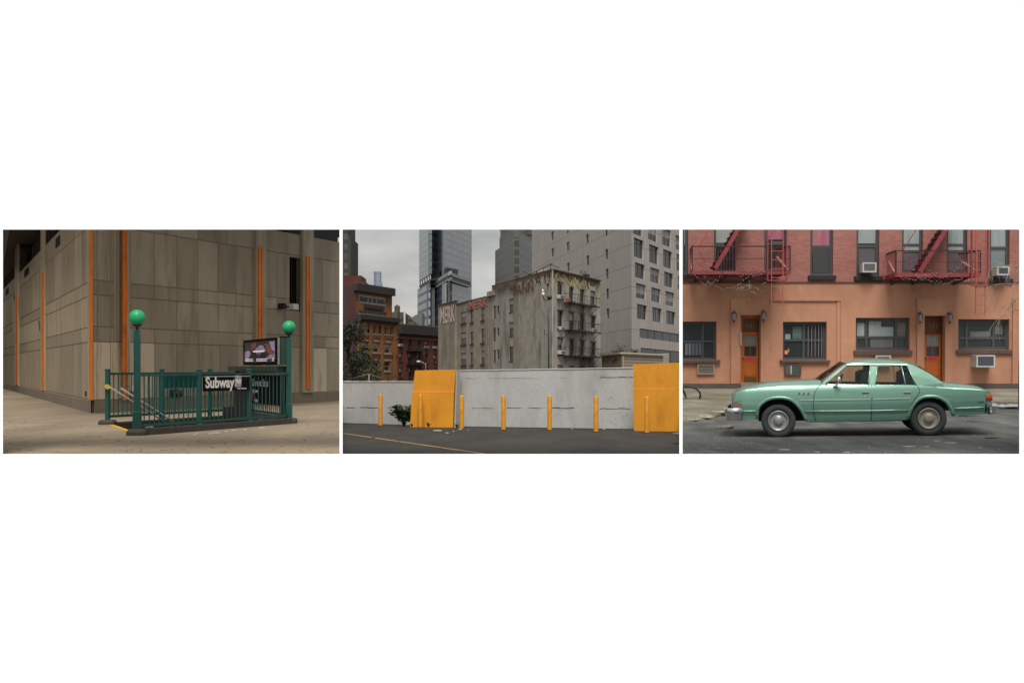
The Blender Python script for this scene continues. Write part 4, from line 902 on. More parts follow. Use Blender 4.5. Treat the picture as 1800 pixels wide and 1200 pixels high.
for k, (x0, x1) in enumerate(((636, 646.5), (656, 666.5), (676.5, 686.5))):
    y = 600+k*1.6; Y2.win(x0, x1, y, y+18, trimg, glassd, fw=.18, rows=(.45,), sill=True, so=.3, sh=.25, blind=blindm, bfrac=.4); y2 = 633.5+k*.8; Y2.win(x0-.8, x1-.8, y2, y2+17, trimg, glassd, fw=.15, rows=(.5,), sill=True, so=.3, sh=.25); 
    a, b, c, d = OR.rect(x0-2, x1+2, y-8.5, y-1.2); q = MB(); n = 12; cx = (a+b)/2; rr = (b-a)/2
    for j in range(n): t0 = math.pi*j/n; t1 = math.pi*(j+1)/n; q.xprism([(cx+rr*math.cos(t1), c+rr*.75*math.sin(t1)), (cx+rr*math.cos(t0), c+rr*.75*math.sin(t0)), (cx+rr*.78*math.cos(t0), c+rr*.55*math.sin(t0)), (cx+rr*.78*math.cos(t1), c+rr*.55*math.sin(t1))], -.12, -.002)
    Y2.add(q, M('arch_brick', lin((120, 70, 44)), .9), 'arch'); q = MB(); q.box(a+.2, b-.2, -.1, -.002, c-.05, c+.28); Y2.add(q, trimg, 'lintel')
    a, b, c, d = OR.rect(x0-2, x1+1, y2-3, y2-.5); q = MB(); q.box(a, b, -.1, -.002, c, d); Y2.add(q, trimg, 'lintel')
Y1.done(); Y2.done()
q = MB(); q.bbox(-.2, OR.L+.1, -.75, .1, hO-.9, hO+.02, .1); q.bbox(-.1, OR.L, -.45, .1, hO-1.3, hO-.92, .08); Y2.add(q, odk, 'cornice')
q = MB(); 
for z_ in (.42, .62): c = hO*z_
for y in (594, 623.5, 627): u, c = OR.uv(660, y); q.box(.1, OR.L-.1, -.09, -.003, c, c+.18)
Y2.add(q, M('arch_brick', (.2, .1, .06)), 'string_course')
q = MB()
for px in (630, 650.5, 671, 693): a = OR.u(px-1.6); b = OR.u(px+1.6); q = MB(); q.bbox(a, b, -.16, -.004, 0, hO-1.35, .03); Y2.add(q, obr, 'pilaster')
OU = Fac(2, at(2, 622.5, 226), at(2, 689, 240)); hU = OU.uv(625, 497)[1]; Y3 = Wall(OU, ob, obr, hU, .35)
u_ = Y3.win(630, 681, 519.5, 534.5, M('white_frame', (.42, .43, .42), .6), glassd, fw=.28, cols=(.07, .36, .5, .66, .93), rows=(.78,), label='wide loft window with white frame')
Y3.win(629.5, 679.5, 547, 558, M('white_frame', (.42, .43, .42)), glassd, fw=.22, cols=(.07, .35, .66, .93), rows=(.5,), label='wide low loft window with white frame'); Y3.done(w0=8)
a, b, c, d = OU.rect(639, 672.5, 536, 543); q = MB(); q.bbox(a, b, -.5, -.01, c, d, .1); Y3.add(q, odk, 'flower_box')
q = MB(); q.bbox(-.3, OU.L+.2, -.8, .2, hU-1.6, hU+.02, .15); Y3.add(q, odk, 'cornice')
OS = Fac(2, at(2, 599.8, 246), at(2, 622.5, 226.05)); q = MB(); q.xprism([(0, 8), (OS.L, 8), (OS.L, hU-.1), (0, hU+.6)], 0, .3); sub('wall', q, dred, OS, ob)
roof('roof', backpts(tuple(OS.A), tuple(OS.B), tuple(OU.B)), hU-.2, roofm, ob, 2)
q = MB(); x, y = at(2, 601, 262); w_ = (634.5-601)/F*262; q.prism([(0, 0), (w_, 0), (w_, 9), (0, 9)], 0, (675-484)/F*262+1.34); 
q.prism([(0, -.1), (w_*.55, -.1), (w_*.55, 8), (0, 8)], 0, (675-491)/F*262+1.34); q.prism([(w_+.0, 0), (w_+.8, 0), (w_+.8, 6), (w_, 6)], 0, (675-494)/F*262+1.34)
solid('brick_building', q, dred, 'dark red blank brick building rising behind the orange one', 'building', 2, (x, y, FLAT))
# ---- brown brick row with dark cornice and fire escape
bbr = brickmat('brown_brick', lin((118, 62, 48)), lin((104, 54, 42)), lin((90, 60, 50)), .6, .22, ms=.02, bump=.15, var=.15, scale=.4)
BR = Fac(2, at(2, 698.3, 232), at(2, 774, 247)); br_ = b_thing('brick_building', 'low brown brick building with heavy dark cornice beside the orange one', 2, BR); hB = BR.uv(700, 569)[1]; Z1 = Wall(BR, br_, bbr, hB, .3)
for r_, (ya, hh) in enumerate(((594, 13), (617.5, 15), (643, 17))):
    for k, (x0, x1) in enumerate(((701, 707.5), (717.5, 723.5), (732.5, 738.5), (747, 752.5), (761.5, 767.5))): y = ya+k*(1.0-r_*.35)+2; Z1.win(x0, x1, y, y+hh, wframe, rnd.choice((glassd, glassb)), fw=.14, rows=(.5,), sill=True, so=.25, sh=.22, blind=blindm if rnd.random() < .4 else None)
Z1.done()
q = MB(); q.bbox(-.1, BR.L, -.9, .1, hB-2.0, hB+.02, .15); q.bbox(-.05, BR.L, -.4, .1, hB-2.5, hB-2.02, .1); Z1.add(q, odk, 'cornice'); q = MB(); q.box(0, BR.L, -.12, -.002, hB-2.9, hB-2.6); Z1.add(q, M('rose_band', lin((150, 96, 84)), .9), 'string_course')
roof('roof', backpts(tuple(BR.A), tuple(BR.B), (BR.B.x+3, BR.B.y+14)), hB-.05, roofm, br_, 2)
f2 = thing('fire_escape', 'dark iron fire escape on the brown brick building', 'fire escape', 2, mat4=BR.m, group='fire escapes')
for yp in (616, 640):
    a, b = BR.u(713.5), BR.u(741.5); z = BR.uv(727, yp, -.6)[1]; q = MB(); q.box(a, b, -1.2, -.02, z-.12, z); part('platform', q, iron, f2)
    q = MB(); n = 14
    for k in range(n+1): q.bar((a+(b-a)*k/n, -1.2, z), (a+(b-a)*k/n, -1.2, z+1.2), .07)
    q.bar((a, -1.2, z+1.2), (b, -1.2, z+1.2), .09); part('railing', q, iron, f2)
a, z0_ = BR.uv(724, 640, -.6); b, z1_ = BR.uv(737, 616, -.6); q = MB(); q.bar((a, -.6, z0_), (b, -.6, z1_), .12, .5); part('stair', q, iron, f2)
for px, py in ((704, 606.5), (749.5, 610), (764.5, 610.5)): a, b, c, d = BR.rect(px-3, px+3, py-1.8, py+1.8, -.2); acunit(Z1, px-3, px+3, py-1.8, py+1.8, {704: 'pale air conditioner in the top left window of the brown brick building', 749.5: 'pale air conditioner in the fourth top window of the brown brick building', 764.5: 'pale air conditioner in the top right window of the brown brick building'}[px], grp='air conditioners in the brown building')
# ---- roofs and water tank beyond
def block(name, lab, pxs, d, ytop, mat, dep=12, cat='building', grp=None, ybot=None, slope=None, extra=None):
    x, y = at(2, pxs[0], d); w_ = (pxs[1]-pxs[0])/F*d; h_ = (675-ytop)/F*d+1.34; q = MB()
    if slope: q.xprism([(0, 0), (w_, 0)]+[((px-pxs[0])/F*d, (675-py)/F*d+1.34) for px, py in slope], 0, dep)
    else: q.prism([(0, 0), (w_, 0), (w_, dep), (0, dep)], 0, h_)
    return solid(name, q, mat, lab, cat, 2, (x, y, FLAT), group=grp)
gryr = brickmat('grey_far_brick', lin((96, 90, 80)), lin((84, 79, 71)), lin((60, 56, 50)), 2.2, 2.6, ms=.35, off=0., bump=0., var=.15, scale=.1)
block('rooftop_house', 'grey rooftop structure with sloping roof behind the brown brick building', (686, 735), 300, 560, gryr, 20, slope=[(735, 573), (722, 560), (711, 548.5), (690, 548), (686, 552)])
wt = thing('water_tank', 'dark round rooftop water tank above the brown brick building', 'water tank', 2, (*at(2, 698, 305), FLAT)); k_ = 305/F; q = MB(); r = 5*k_
z = lambda py: (675-py)*k_+1.34
q.lathe([(r, z(549)), (r, z(538.5))], n=16); part('barrel', q, M('tank_wood', lin((86, 78, 66)), .9, var=.3), wt); q = MB(); q.lathe([(r*1.05, z(538.5)), (0, z(534.5))], n=16); part('cap', q, M('tank_wood', (.05, .04, .03)), wt)
block('building', 'low grey building with a dark striped top left of the glass tower', (724, 742), 420, 553, M('far_grey', lin((110, 112, 110)), .7, var=.2, scale=.2), slope=[(742, 549), (727, 555), (724, 559)])
q = MB(); x, y = at(2, 711, 299); q.tube([(0, 0, 0), (0, 0, (675-547)/F*299+1.34)], .25, 6); solid('vent_pipe', q, M('lamp_grey', (.35, .35, .34)), 'thin pale pipe on the grey rooftop structure', 'pipe', 2, (x, y, FLAT))

# ---- far towers
def grid(name, c1, c2, mo, bw, rh, ms, **k): return brickmat(name, lin(c1), lin(c2), lin(mo), bw, rh, ms=ms, off=0., bump=0., **k)
gt1 = grid('curtain_light', (128, 142, 142), (118, 133, 134), (88, 100, 102), 9, 3.5, .45, var=.1, scale=.03, rough=.25, spec=.8)
gt2 = grid('curtain_blue', (96, 104, 116), (84, 92, 104), (120, 126, 130), 2.4, 3.5, .35, var=.18, scale=.05, rough=.2, spec=.8)
gt3 = grid('curtain_grey', (124, 128, 136), (115, 119, 127), (96, 102, 108), 12, 3.5, .45, var=.08, scale=.03, rough=.25, spec=.8)
gt4 = grid('curtain_dark', (46, 62, 64), (30, 42, 46), (110, 124, 122), 7, 4.2, .7, var=.25, scale=.1, rough=.2, spec=.8)
podl = grid('podium_light', (172, 176, 182), (160, 165, 172), (84, 88, 94), 60, 4.6, .9, var=.06, scale=.05, rough=.4)
podd = grid('podium_dark', (66, 72, 84), (58, 64, 74), (100, 106, 114), 40, 4.6, .6, var=.25, scale=.1, rough=.3)
tw = thing('glass_tower', 'tall glass skyscraper with a columned mechanical gap and stepped podium', 'skyscraper', 2, (*at(2, 756, 600), FLAT))
def tface(name, p0, d0, p1, d1, yt, yb, mat, th=1., zb=None):
    A = at(2, p0, d0); B = at(2, p1, d1); f = Fac(2, A, B); zt = f.uv((p0+p1)/2, yt)[1]; z0_ = f.uv((p0+p1)/2, yb)[1] if yb else 0
    q = MB(); q.box(0, f.L, 0, th, z0_, zt); return sub(name, q, mat, f, tw), f
tface('curtain_wall', 736.5, 640, 755.5, 600, 330, 488, gt1); tface('curtain_wall', 755.5, 601, 766, 618, 330, 484, gt4); tface('curtain_wall', 766, 618, 780, 590, 330, 478, gt2); tface('curtain_wall', 780, 590, 829, 640, 330, 540, gt3)
q = MB()
p = [at(2, 736.5, 640), at(2, 755.5, 600), at(2, 780, 590), at(2, 829, 640), at(2, 780, 680)]
q.prism([(a, b+1.2) for a, b in p], (675-493)/F*600+1.34, (675-490)/F*600+1.34); sub('soffit', q, M('soffit_dark', (.03, .03, .032), .6), None, tw).matrix_local = tw.matrix_world.inverted() @ T[2] @ Matrix.Translation((0, 0, FLAT))
tface('mechanical_wall', 757, 612, 792, 596, 476, 503, M('soffit_dark', (.03, .03, .032)))
for k, px in enumerate((738.5, 742.5, 746.5, 750.5, 754.5)):
    x, y = at(2, px, 635-(px-737)*1.9); q = MB(); q.box(-.35, .35, -.35, .35, (675-507)/F*620+1, (675-488)/F*620+1); o = part('column', q, M('column_grey', lin((96, 96, 98)), .6), tw); o.matrix_local = tw.matrix_world.inverted() @ T[2] @ Matrix.Translation((x, y, FLAT))
tface('podium_wall', 733.8, 642, 753, 602, 503, None, podl); tface('podium_wall', 753, 602, 766, 618, 500, None, podd); tface('podium_wall', 764, 612, 791, 560, 497, None, podd); tface('podium_wall', 791, 560, 829, 600, 497, None, gt3)
tface('podium_band', 764, 607, 791, 554, 484, 490, M('band_pale', lin((150, 156, 152)), .6)); tface('podium_band', 791, 554, 828, 593, 484.5, 490, M('band_pale', (.3, .33, .3)))
tface('podium_band', 764, 609, 791, 556, 490, 498, M('band_dark', lin((88, 90, 80)), .6)); tface('podium_band', 791, 556, 828, 595, 490.5, 498, M('band_dark', (.1, .1, .08)))
tface('podium_band', 764, 607, 791, 554, 496, 498.5, M('band_pale', (.3, .33, .3))); tface('podium_band', 791, 554, 828, 593, 497, 499, M('band_pale', (.3, .33, .3)))
tface('opening', 785, 584, 796, 592, 471, 481, M('soffit_dark', (.03, .03, .032))); tface('opening', 799, 588, 805, 594, 473, 482.5, M('soffit_dark', (.03, .03, .032)))
f_ = Fac(2, at(2, 777.5, 578), at(2, 783, 567)); z = f_.uv(780, 530)[1]
q = MB(); a = f_.uv(777.5, 500, -.5); b = f_.uv(783.5, 530, -.5); q.box(a[0], b[0], -.6, -.3, b[1]-2, a[1]); sub('banner', q, M('banner_pale', lin((170, 176, 178)), .6, var=.3, scale=.3), f_, tw)
dt1 = grid('dark_tower_grid', (62, 66, 62), (52, 54, 50), (92, 92, 86), 1.9, 3.6, .5, var=.15, scale=.04, rough=.4)
dt2 = grid('dark_tower_grid_warm', (74, 72, 66), (64, 62, 57), (100, 97, 90), 1.9, 3.6, .5, var=.12, scale=.04, rough=.4)
dk = thing('dark_tower', 'dark grey stepped office tower left of the white block', 'skyscraper', 2, (*at(2, 904, 480), FLAT))
def dface(p0, d0, p1, d1, yt, yb, mat, nm='wall'):
    f = Fac(2, at(2, p0, d0), at(2, p1, d1)); a = f.uv(p0, yt)[1]; z0_ = f.uv((p0+p1)/2, yb)[1] if yb else 0
    q = MB(); q.box(0, f.L, 0, 2., z0_, a); sub(nm, q, mat, f, dk)
dface(870.3, 520, 904.3, 470, 441, None, dt2); dface(904.3, 470, 952, 530, 424.5, None, dt1); dface(878, 519, 904.3, 480, 418, 450, dt2); dface(904.3, 480, 952, 545, 400, 450, dt1)
dface(879.5, 521, 895, 500, 405, 418, dt2); dface(895, 500, 952, 560, 380, 421, dt1); dface(884, 521, 952, 540, 396, 410, dt2)
tt = grid('slender_tower_grid', (136, 148, 164), (126, 138, 156), (150, 158, 170), 6, 5, .5, var=.05, scale=.02, rough=.5)
th_ = thing('slender_tower', 'thin pale blue tower in the distance behind the orange building', 'skyscraper', 2, (*at(2, 656, 1500), FLAT)); k_ = 1500/F
q = MB(); q.prism([(0, 4), (3.2, 0), (12*k_, 1), (12*k_, 14), (0, 14)], 0, (675-475)*k_); part('shaft', q, tt, th_); q = MB(); q.box(12*k_+.05, 14.2*k_, 1, 12, 0, (675-494)*k_); part('annexe', q, tt, th_)
block('tower', 'grey stepped masonry tower at the left edge of the skyline', (600.3, 616.3), 420, 416, grid('masonry_tower', (92, 90, 84), (80, 78, 73), (66, 64, 60), 3, 3.6, .8, var=.12, scale=.05), 20, slope=[(616.3, 416.5), (611, 416.5), (611, 380), (600.3, 380)])
# =================================================================== PLACE THREE: green sedan before the terracotta tenement
road3 = M('street_asphalt', (.078, .082, .078), .85, var=.4, scale=.9, stretch=(1, .35, 1), var2=.45, scale2=24, bump=.35, bscale=40, dirt=(.15, .155, .135), dpos=(.48, .7), dscale=1.6, dstretch=(1, .32, 1))
walk3 = M('worn_sidewalk', lin((132, 128, 112)), .9, var=.2, scale=1.2, var2=.15, scale2=14, bump=.2, bscale=12, dirt=lin((92, 84, 66)), dpos=(.42, .7), dscale=.8, dstretch=(.6, 1.4, 1))
EDGE = (1197.3-900)/F
CARC = at(3, 1515, 23.5)
def zr(x): return .026*(x-CARC[0])
q = MB(); y0, y1 = WY+.04, 60
q.face([(EDGE*y0, y0, zr(EDGE*y0)), (EDGE*y0+16, y0, zr(EDGE*y0+16)), (EDGE*y1+20, y1, zr(EDGE*y0+16)+.1), (EDGE*y1, y1, zr(EDGE*y0)-.05)])
q = MB()
q.face([(EDGE*y0, y0, zr(EDGE*y0)), (14, y0, zr(14)), (16, 37, zr(16)), (EDGE*37, 37, zr(EDGE*37))]); struct('road', q, road3, 3, (0, 0, -H[3]))
ZB = -1.29
q = MB(); near = [(1197.4, 28.9, -1.925), (1215, 29.1, -1.91), (1245, 30.0, -1.88), (1275, 31.4, -1.80), (1300, 32.6, -1.66), (1400, 33.1, -1.64), (1600, 33.4, -1.62), (1830, 33.5, -1.60)]
for (p0, d0, z0_), (p1, d1, z1_) in zip(near, near[1:]):
    n = 5
    for k in range(n):
        f0, f1 = k/n, (k+1)/n; a = at(3, p0, d0+(36.7-d0)*f0); b = at(3, p1, d1+(36.7-d1)*f0); c = at(3, p1, d1+(36.7-d1)*f1); d = at(3, p0, d0+(36.7-d0)*f1)
        g_ = lambda z, f: z+(ZB-z)*f
        q.face([(*a, g_(z0_, f0)), (*b, g_(z1_, f0)), (*c, g_(z1_, f1)), (*d, g_(z0_, f1))], 1, True)
    a = at(3, p0, d0); b = at(3, p1, d1); q.face([(*a, -2.0), (*b, -2.0), (*b, z1_), (*a, z0_)])
o = part('pavement', q, walk3, None, weld=True); o.matrix_world = T[3]; o['kind'] = 'structure'

F3 = Fac(3, at(3, 1197.5, 36.4), at(3, 1840, 36.4), ZB)
stuc = M('terracotta_stucco', lin((190, 138, 110)), .85, var=.11, scale=.6, stretch=(1, 1, .6), var2=.04, scale2=5, bump=.12, bscale=9, dirt=lin((160, 112, 84)), dpos=(.45, .72), dscale=.6, dstretch=(1, 1, .5))
rbrick = brickmat('red_brick', lin((168, 108, 97)), lin((148, 92, 83)), lin((166, 126, 115)), .17, .058, ms=.006, bump=.3, var=.14, scale=1.1, dirt=lin((190, 120, 100)), dpos=(.55, .9))
fr3 = M('window_frame_slate', lin((74, 76, 76)), .5, var=.06); sill3 = M('sill_brown', lin((92, 72, 68)), .75, var=.1); sillb = M('sill_black', (.02, .019, .018), .6)
g3 = M('pane_dark', (.026, .032, .034), .08, var=.3, scale=1.1, spec=.6); g3b = M('pane_pale', lin((118, 128, 128)), .15, var=.25, scale=1.6, stretch=(1, 1, 3), spec=.6)  # second pane material is the same glass in a paler grey
cur = M('curtain_pale', lin((150, 160, 158)), .8, var=.12, scale=3, stretch=(4, 1, .3)); curp = M('curtain_pink', lin((160, 98, 116)), .8, var=.35, scale=1.6, stretch=(2.5, 1, .6))
ten3 = thing('tenement_building', 'terracotta stucco and red brick tenement behind the green car', 'building', 3, mat4=F3.m)
wS = F3.uv(1496, 495)[1]; wTop = F3.uv(1496, 330)[1]
def T3(o): return o
# --- lower stucco wall
hl = {}
low = [('a', 1180, 1259.5, 565, 632), ('b', 1376, 1453, 565.5, 632.5), ('c', 1504, 1599, 558.5, 615.5), ('d', 1684, 1774, 561, 614.5)]
holes3 = []
for k, x0, x1, y0, y1 in low: hl[k] = F3.rect(x0, x1, y0, y1); holes3.append(hl[k])
hl['a'] = (0.02, hl['a'][1], hl['a'][2], hl['a'][3]); holes3[0] = hl['a']
d1 = F3.rect(1301, 1336.5, 554, 672.5); d2 = F3.rect(1623.5, 1660, 555, 672); 
q = MB(); wallholes(q, 0, F3.L, 0, wS, holes3+[d1, d2], .2); part('wall', q, stuc, ten3, 'terracotta stucco ground storey')
q = MB(); upper = [('e', 1192, 1209.5, 380, 481.5), ('f', 1254.5, 1293, 380, 476), ('g', 1343, 1381, 380, 477), ('h', 1424, 1464, 380, 484), ('i', 1505, 1545, 380, 485.5), ('j', 1585, 1622, 380, 480), ('k', 1663.5, 1699.5, 380, 480), ('l', 1739, 1774, 380, 490)]
hu = []
for k, x0, x1, y0, y1 in upper: hl[k] = F3.rect(x0, x1, y0, y1); hu.append(hl[k])
hl['e'] = (0.02, *hl['e'][1:]); hu[0] = hl['e']
wallholes(q, 0, F3.L, wS, wTop, hu, .18, y=.03); part('wall', q, rbrick, ten3, 'red brick upper storey')
q = MB(); q.box(0, F3.L, -.02, .05, wS-.06, wS+.0); part('ledge', q, M('ledge_dark', lin((98, 70, 58)), .8, var=.2), ten3)
pl0 = F3.uv(1496, 674)[1]
q = MB(); 
for a, b in ((0, d1[0]-.02), (d1[1]+.02, d2[0]-.02), (d2[1]+.02, F3.L)): q.box(a, b, -.06, -.001, -.3, pl0)
part('plinth', q, M('plinth_grey', lin((86, 78, 74)), .85, var=.15), ten3)
# --- shallow relief: door surrounds and raised fields
def relief(x0, x1, y0, y1, dep, cut=None):
    a, b, c, d = F3.rect(x0, x1, y0, y1); q = MB()
    if cut: wallholes(q, a, b, c, d, [cut], dep-.001, y=-dep)
    else: q.box(a, b, -dep, -.001, c, d); part('surround', q, stuc, ten3); return
    q.face([(a, -dep, c), (a, -dep, d), (a, -.001, d), (a, -.001, c)]); q.face([(b, -dep, c), (b, -.001, c), (b, -.001, d), (b, -dep, d)]); q.face([(a, -dep, d), (b, -dep, d), (b, -.001, d), (a, -.001, d)])
    part('surround', q, stuc, ten3)
relief(1284, 1351.5, 525.5, 674, .07, d1); relief(1610.5, 1673, 524.5, 674, .07, d2); relief(1477, 1490, 528, 674, .05); relief(1352, 1476.5, 524.5, 529, .05); relief(1470.5, 1476.8, 529, 674, .03)
relief(1778.5, 1783.5, 524, 674, .06)
# --- ground floor windows
def win3(k, rev, mat=g3, **kw):
    return window(ten3, hl[k], rev, fr3, mat, **kw)
a_ = win3('a', .2, cols=(.62,), rows=(.48,), fw=.07, sill=True, sm=sill3, sh=.1, so=.18, label='double window with blue curtain behind')
b_ = win3('b', .2, cols=(.5,), rows=(.52,), fw=.08, sill=True, sm=sill3, sh=.08, so=.16)
c_ = win3('c', .2, cols=(.22, .77), rows=(.4,), fw=.09, sill=True, sm=sill3, sh=.15, so=.12)
d_ = win3('d', .2, cols=(.2, .73), rows=(.38,), fw=.09, sill=True, sm=sill3, sh=.13, so=.12)
def backing(par, k, fx0, fx1, fz0, fz1, mat, name='curtain', y=.164):
    a, b, c, d = hl[k]; q = MB(); q.box(a+(b-a)*fx0, a+(b-a)*fx1, y, y+.004, c+(d-c)*fz0, c+(d-c)*fz1); part(name, q, mat, par)
blu = M('curtain_blue', lin((112, 130, 140)), .8, var=.4, scale=1.2, stretch=(6, 1, .5))
backing(a_, 'a', .1, .58, .12, .44, blu)
backing(b_, 'b', .08, .2, .54, .68, cur); backing(b_, 'b', .25, .46, .55, .88, M('curtain_sage', lin((82, 104, 94)), .8, var=.2, scale=2, stretch=(1, 1, 6)))
backing(b_, 'b', .07, .14, .15, .25, M('lamp_glow_orange', lin((214, 120, 70)), .6, var=.5, scale=5, emit=.12), 'lit_ornament'); backing(b_, 'b', .15, .17, .2, .3, M('candle_pale', lin((190, 160, 110)), .6), 'lit_ornament')
backing(c_, 'c', .27, .5, .42, .9, cur); backing(c_, 'c', .5, .73, .42, .72, cur); backing(c_, 'c', .03, .19, .44, .85, cur); backing(c_, 'c', .3, .72, .08, .36, M('shade_grey', lin((104, 108, 108)), .8, var=.2)); backing(c_, 'c', .8, .97, .44, .85, M('shade_rose', lin((120, 112, 108)), .8))
backing(d_, 'd', .27, .66, .42, .6, M('shade_grey', (.1, .1, .1))); backing(d_, 'd', .78, .9, .5, .75, M('shade_blue', lin((96, 106, 110)), .8))
for fx in (.6, .68, .76, .84, .91):
    a, b, c, d = hl['b']; q = MB(); x = a+(b-a)*fx; q.box(x-.012, x+.012, .125, .14, c+.1, d-.12); part('bar', q, M('bar_grey', lin((120, 116, 114)), .5), b_)
for fx in (.1, .2, .3, .4, .5):
    a, b, c, d = hl['a']; q = MB(); x = a+(b-a)*fx; q.box(x-.012, x+.012, .12, .135, c+.1, c+(d-c)*.46); part('bar', q, M('bar_dark', (.03, .03, .03), .5), a_)
# --- upper windows
for k, mt, cu_, cf in (('e', g3, cur, .5), ('f', g3, M('curtain_lace', lin((158, 164, 158)), .8, var=.25, scale=2), .55), ('g', g3, curp, .42), ('h', g3, curp, .62), ('i', g3, cur, .45), ('j', g3, cur, .62), ('k', g3, cur, .62), ('l', g3b, cur, .5)):
    a, b, c, d = hl[k]; f = window(ten3, hl[k], .18, fr3, mt, fw=.085, rows=({'h': .49, 'i': .5}.get(k, .5),), sill=(k in 'ehil'), sm=sillb, sh=.14, so=.13)
    yy = .143; q = MB(); z0_ = c+(d-c)*(1-cf); q.box(a+.09, b-.09, yy, yy+.004, z0_, d-.09); part('curtain', q, cu_, f)
    if k in 'hg':
        q = MB(); q.xprism([(a+.1, d-.1), (a+.1, z0_), (a+(b-a)*.4, z0_+.3), (a+(b-a)*.62, d-.1)], yy-.006, yy-.001); part('curtain', q, M('curtain_salmon', lin((168, 112, 112)), .8, var=.2, scale=2), f)
    if k == 'h': q = MB(); q.box(a+.1, b-.1, .118, .122, c+.09, c+(d-c)*.47); part('screen', q, M('mesh_screen', (.05, .052, .05), .7, var=.1), f)
    if k in 'jki': q = MB(); q.box(a+.1, b-.1, yy, yy+.004, c+.1, z0_-.05); part('shade', q, M('shade_mauve', lin((92, 86, 92)), .8, var=.15), f)
# --- wooden doors
wood = M('orange_wood', lin((188, 100, 28)), .45, var=.14, scale=1.6, stretch=(3, 1, .4), coat=.2); woodd = M('dark_wood', lin((104, 60, 24)), .5, var=.15, scale=2, stretch=(1, 1, 4)); brass = M('brass', lin((190, 160, 80)), .35, metal=.8)
def door(h, num, lab, kick):
    a, b, c, d = h; w_ = b-a; H_ = d-c; y = .28
    q = MB(); q.box(a, b, .2, y+.1, d, d+.05); q.box(a-.03, a, .2, y+.1, c, d); q.box(b, b+.03, .2, y+.1, c, d)
    part('door_recess', q, woodd, ten3)
    t_ = part('door', MB().box(a+.12, b-.01, y, y+.05, c, c+H_*.725), wood, ten3, lab)
    q = MB(); q.box(a, a+.12, y-.03, y+.05, c, d); q.box(a+.12, b, y-.03, y+.04, c+H_*.725, c+H_*.75); q.box(a+.12, b, y-.01, y+.05, d-.1, d); part('door_frame', q, woodd if kick is None else wood, t_)
    q = MB(); q.box(a+.12, b, y, y+.05, c+H_*.75, d-.1); tr_ = part('transom', q, woodd, t_)
    m_ = text_mb(num, .21, .012, .002); part('house_number', shift(m_, a+.12+(b-a-.12)*.22, y-.014, c+H_*.81), M('number_gilt', lin((132, 104, 60)), .5), t_)
    # four panes, a lower panel, letters and a knob
    for i_ in (0, 1):
        for j_ in (0, 1):
            x0 = a+.12+(w_-.13)*(.14+.38*i_); z0_ = c+H_*(.395+.155*j_); q = MB(); q.box(x0, x0+(w_-.13)*.35, y-.006, y-.001, z0_, z0_+H_*.145); part('pane', q, g3 if (j_ == 0) else g3b, t_)
    q = MB(); x0, x1 = a+.12+(w_-.13)*.12, b-.01-(w_-.13)*.12
    for xx in (x0, x1-.03): q.box(xx, xx+.03, y-.012, y-.001, c+H_*.1, c+H_*.335)
    for zz in (.1, .325): q.box(x0, x1, y-.012, y-.002, c+H_*zz, c+H_*zz+.03)
    part('panel_moulding', q, wood, t_)
    q = MB(); q.box(x0+.06, x1-.06, y-.012, y-.001, c+H_*.345, c+H_*.38); part('notice', q, M('pink_notice', lin((214, 40, 80)), .6), t_)
    q = MB(); q.lathe([(0, -.05), (.03, -.04), (.03, -.02), (.012, 0)], (a+.17, y, c+H_*.37), 'Y', 10); part('knob', q, brass, t_)
    q = MB(); q.box(x0, x1, y-.014, y-.001, c+.02, c+H_*.085); part('kick_plate', q, M('kick_plate_olive', lin((104, 96, 44)), .4, metal=.4), t_)
    q = MB(); q.box(a, b, -.08, y, c-.12, c-.001); part('door_step', q, M('stone_step', lin((140, 118, 104)), .8), ten3)
door(d1, '143', 'orange wooden door with number 143 above', True); door(d2, '141', 'orange brown door with number 141 above, mostly behind the car', None)
# --- wall fixtures
lant = M('lantern_iron', (.05, .055, .05), .5); lglass = M('lantern_glass', lin((150, 140, 138)), .3, var=.2)
for px, py, lab in ((1290, 556, 'black wall lantern left of the left orange door'), (1342, 554.5, 'black wall lantern right of the left orange door'), (1617, 558, 'black wall lantern left of the right door'), (1669, 558, 'black wall lantern right of the right door')):
    u, w_ = F3.uv(px, py, -.2); t_ = thing('wall_lantern', lab, 'lantern', 3, mat4=F3.m @ Matrix.Translation((u, -.07, w_)), group='wall lanterns beside the doors')
    q = MB(); q.lathe([(.035, -.12), (.075, -.06), (.075, .08), (.035, .1)], (0, -.14, 0), n=6, smooth=False); part('glass', q, lglass, t_)
    q = MB(); q.lathe([(.09, .08), (.06, .14), (.015, .18), (.0, .22)], (0, -.14, 0), n=6, smooth=False); q.lathe([(.0, -.24), (.01, -.2), (.05, -.13), (.03, -.12)], (0, -.14, 0), n=6); q.bar((0, 0, .14), (0, -.14, .16), .02); q.bbox(-.03, .03, -.02, 0, -.06, .16, .005)
    for k in range(6): an = math.pi*k/3; q.bar((.078*math.cos(an), -.14+.078*math.sin(an), -.06), (.078*math.cos(an), -.14+.078*math.sin(an), .08), .012)
    part('frame', q, lant, t_)
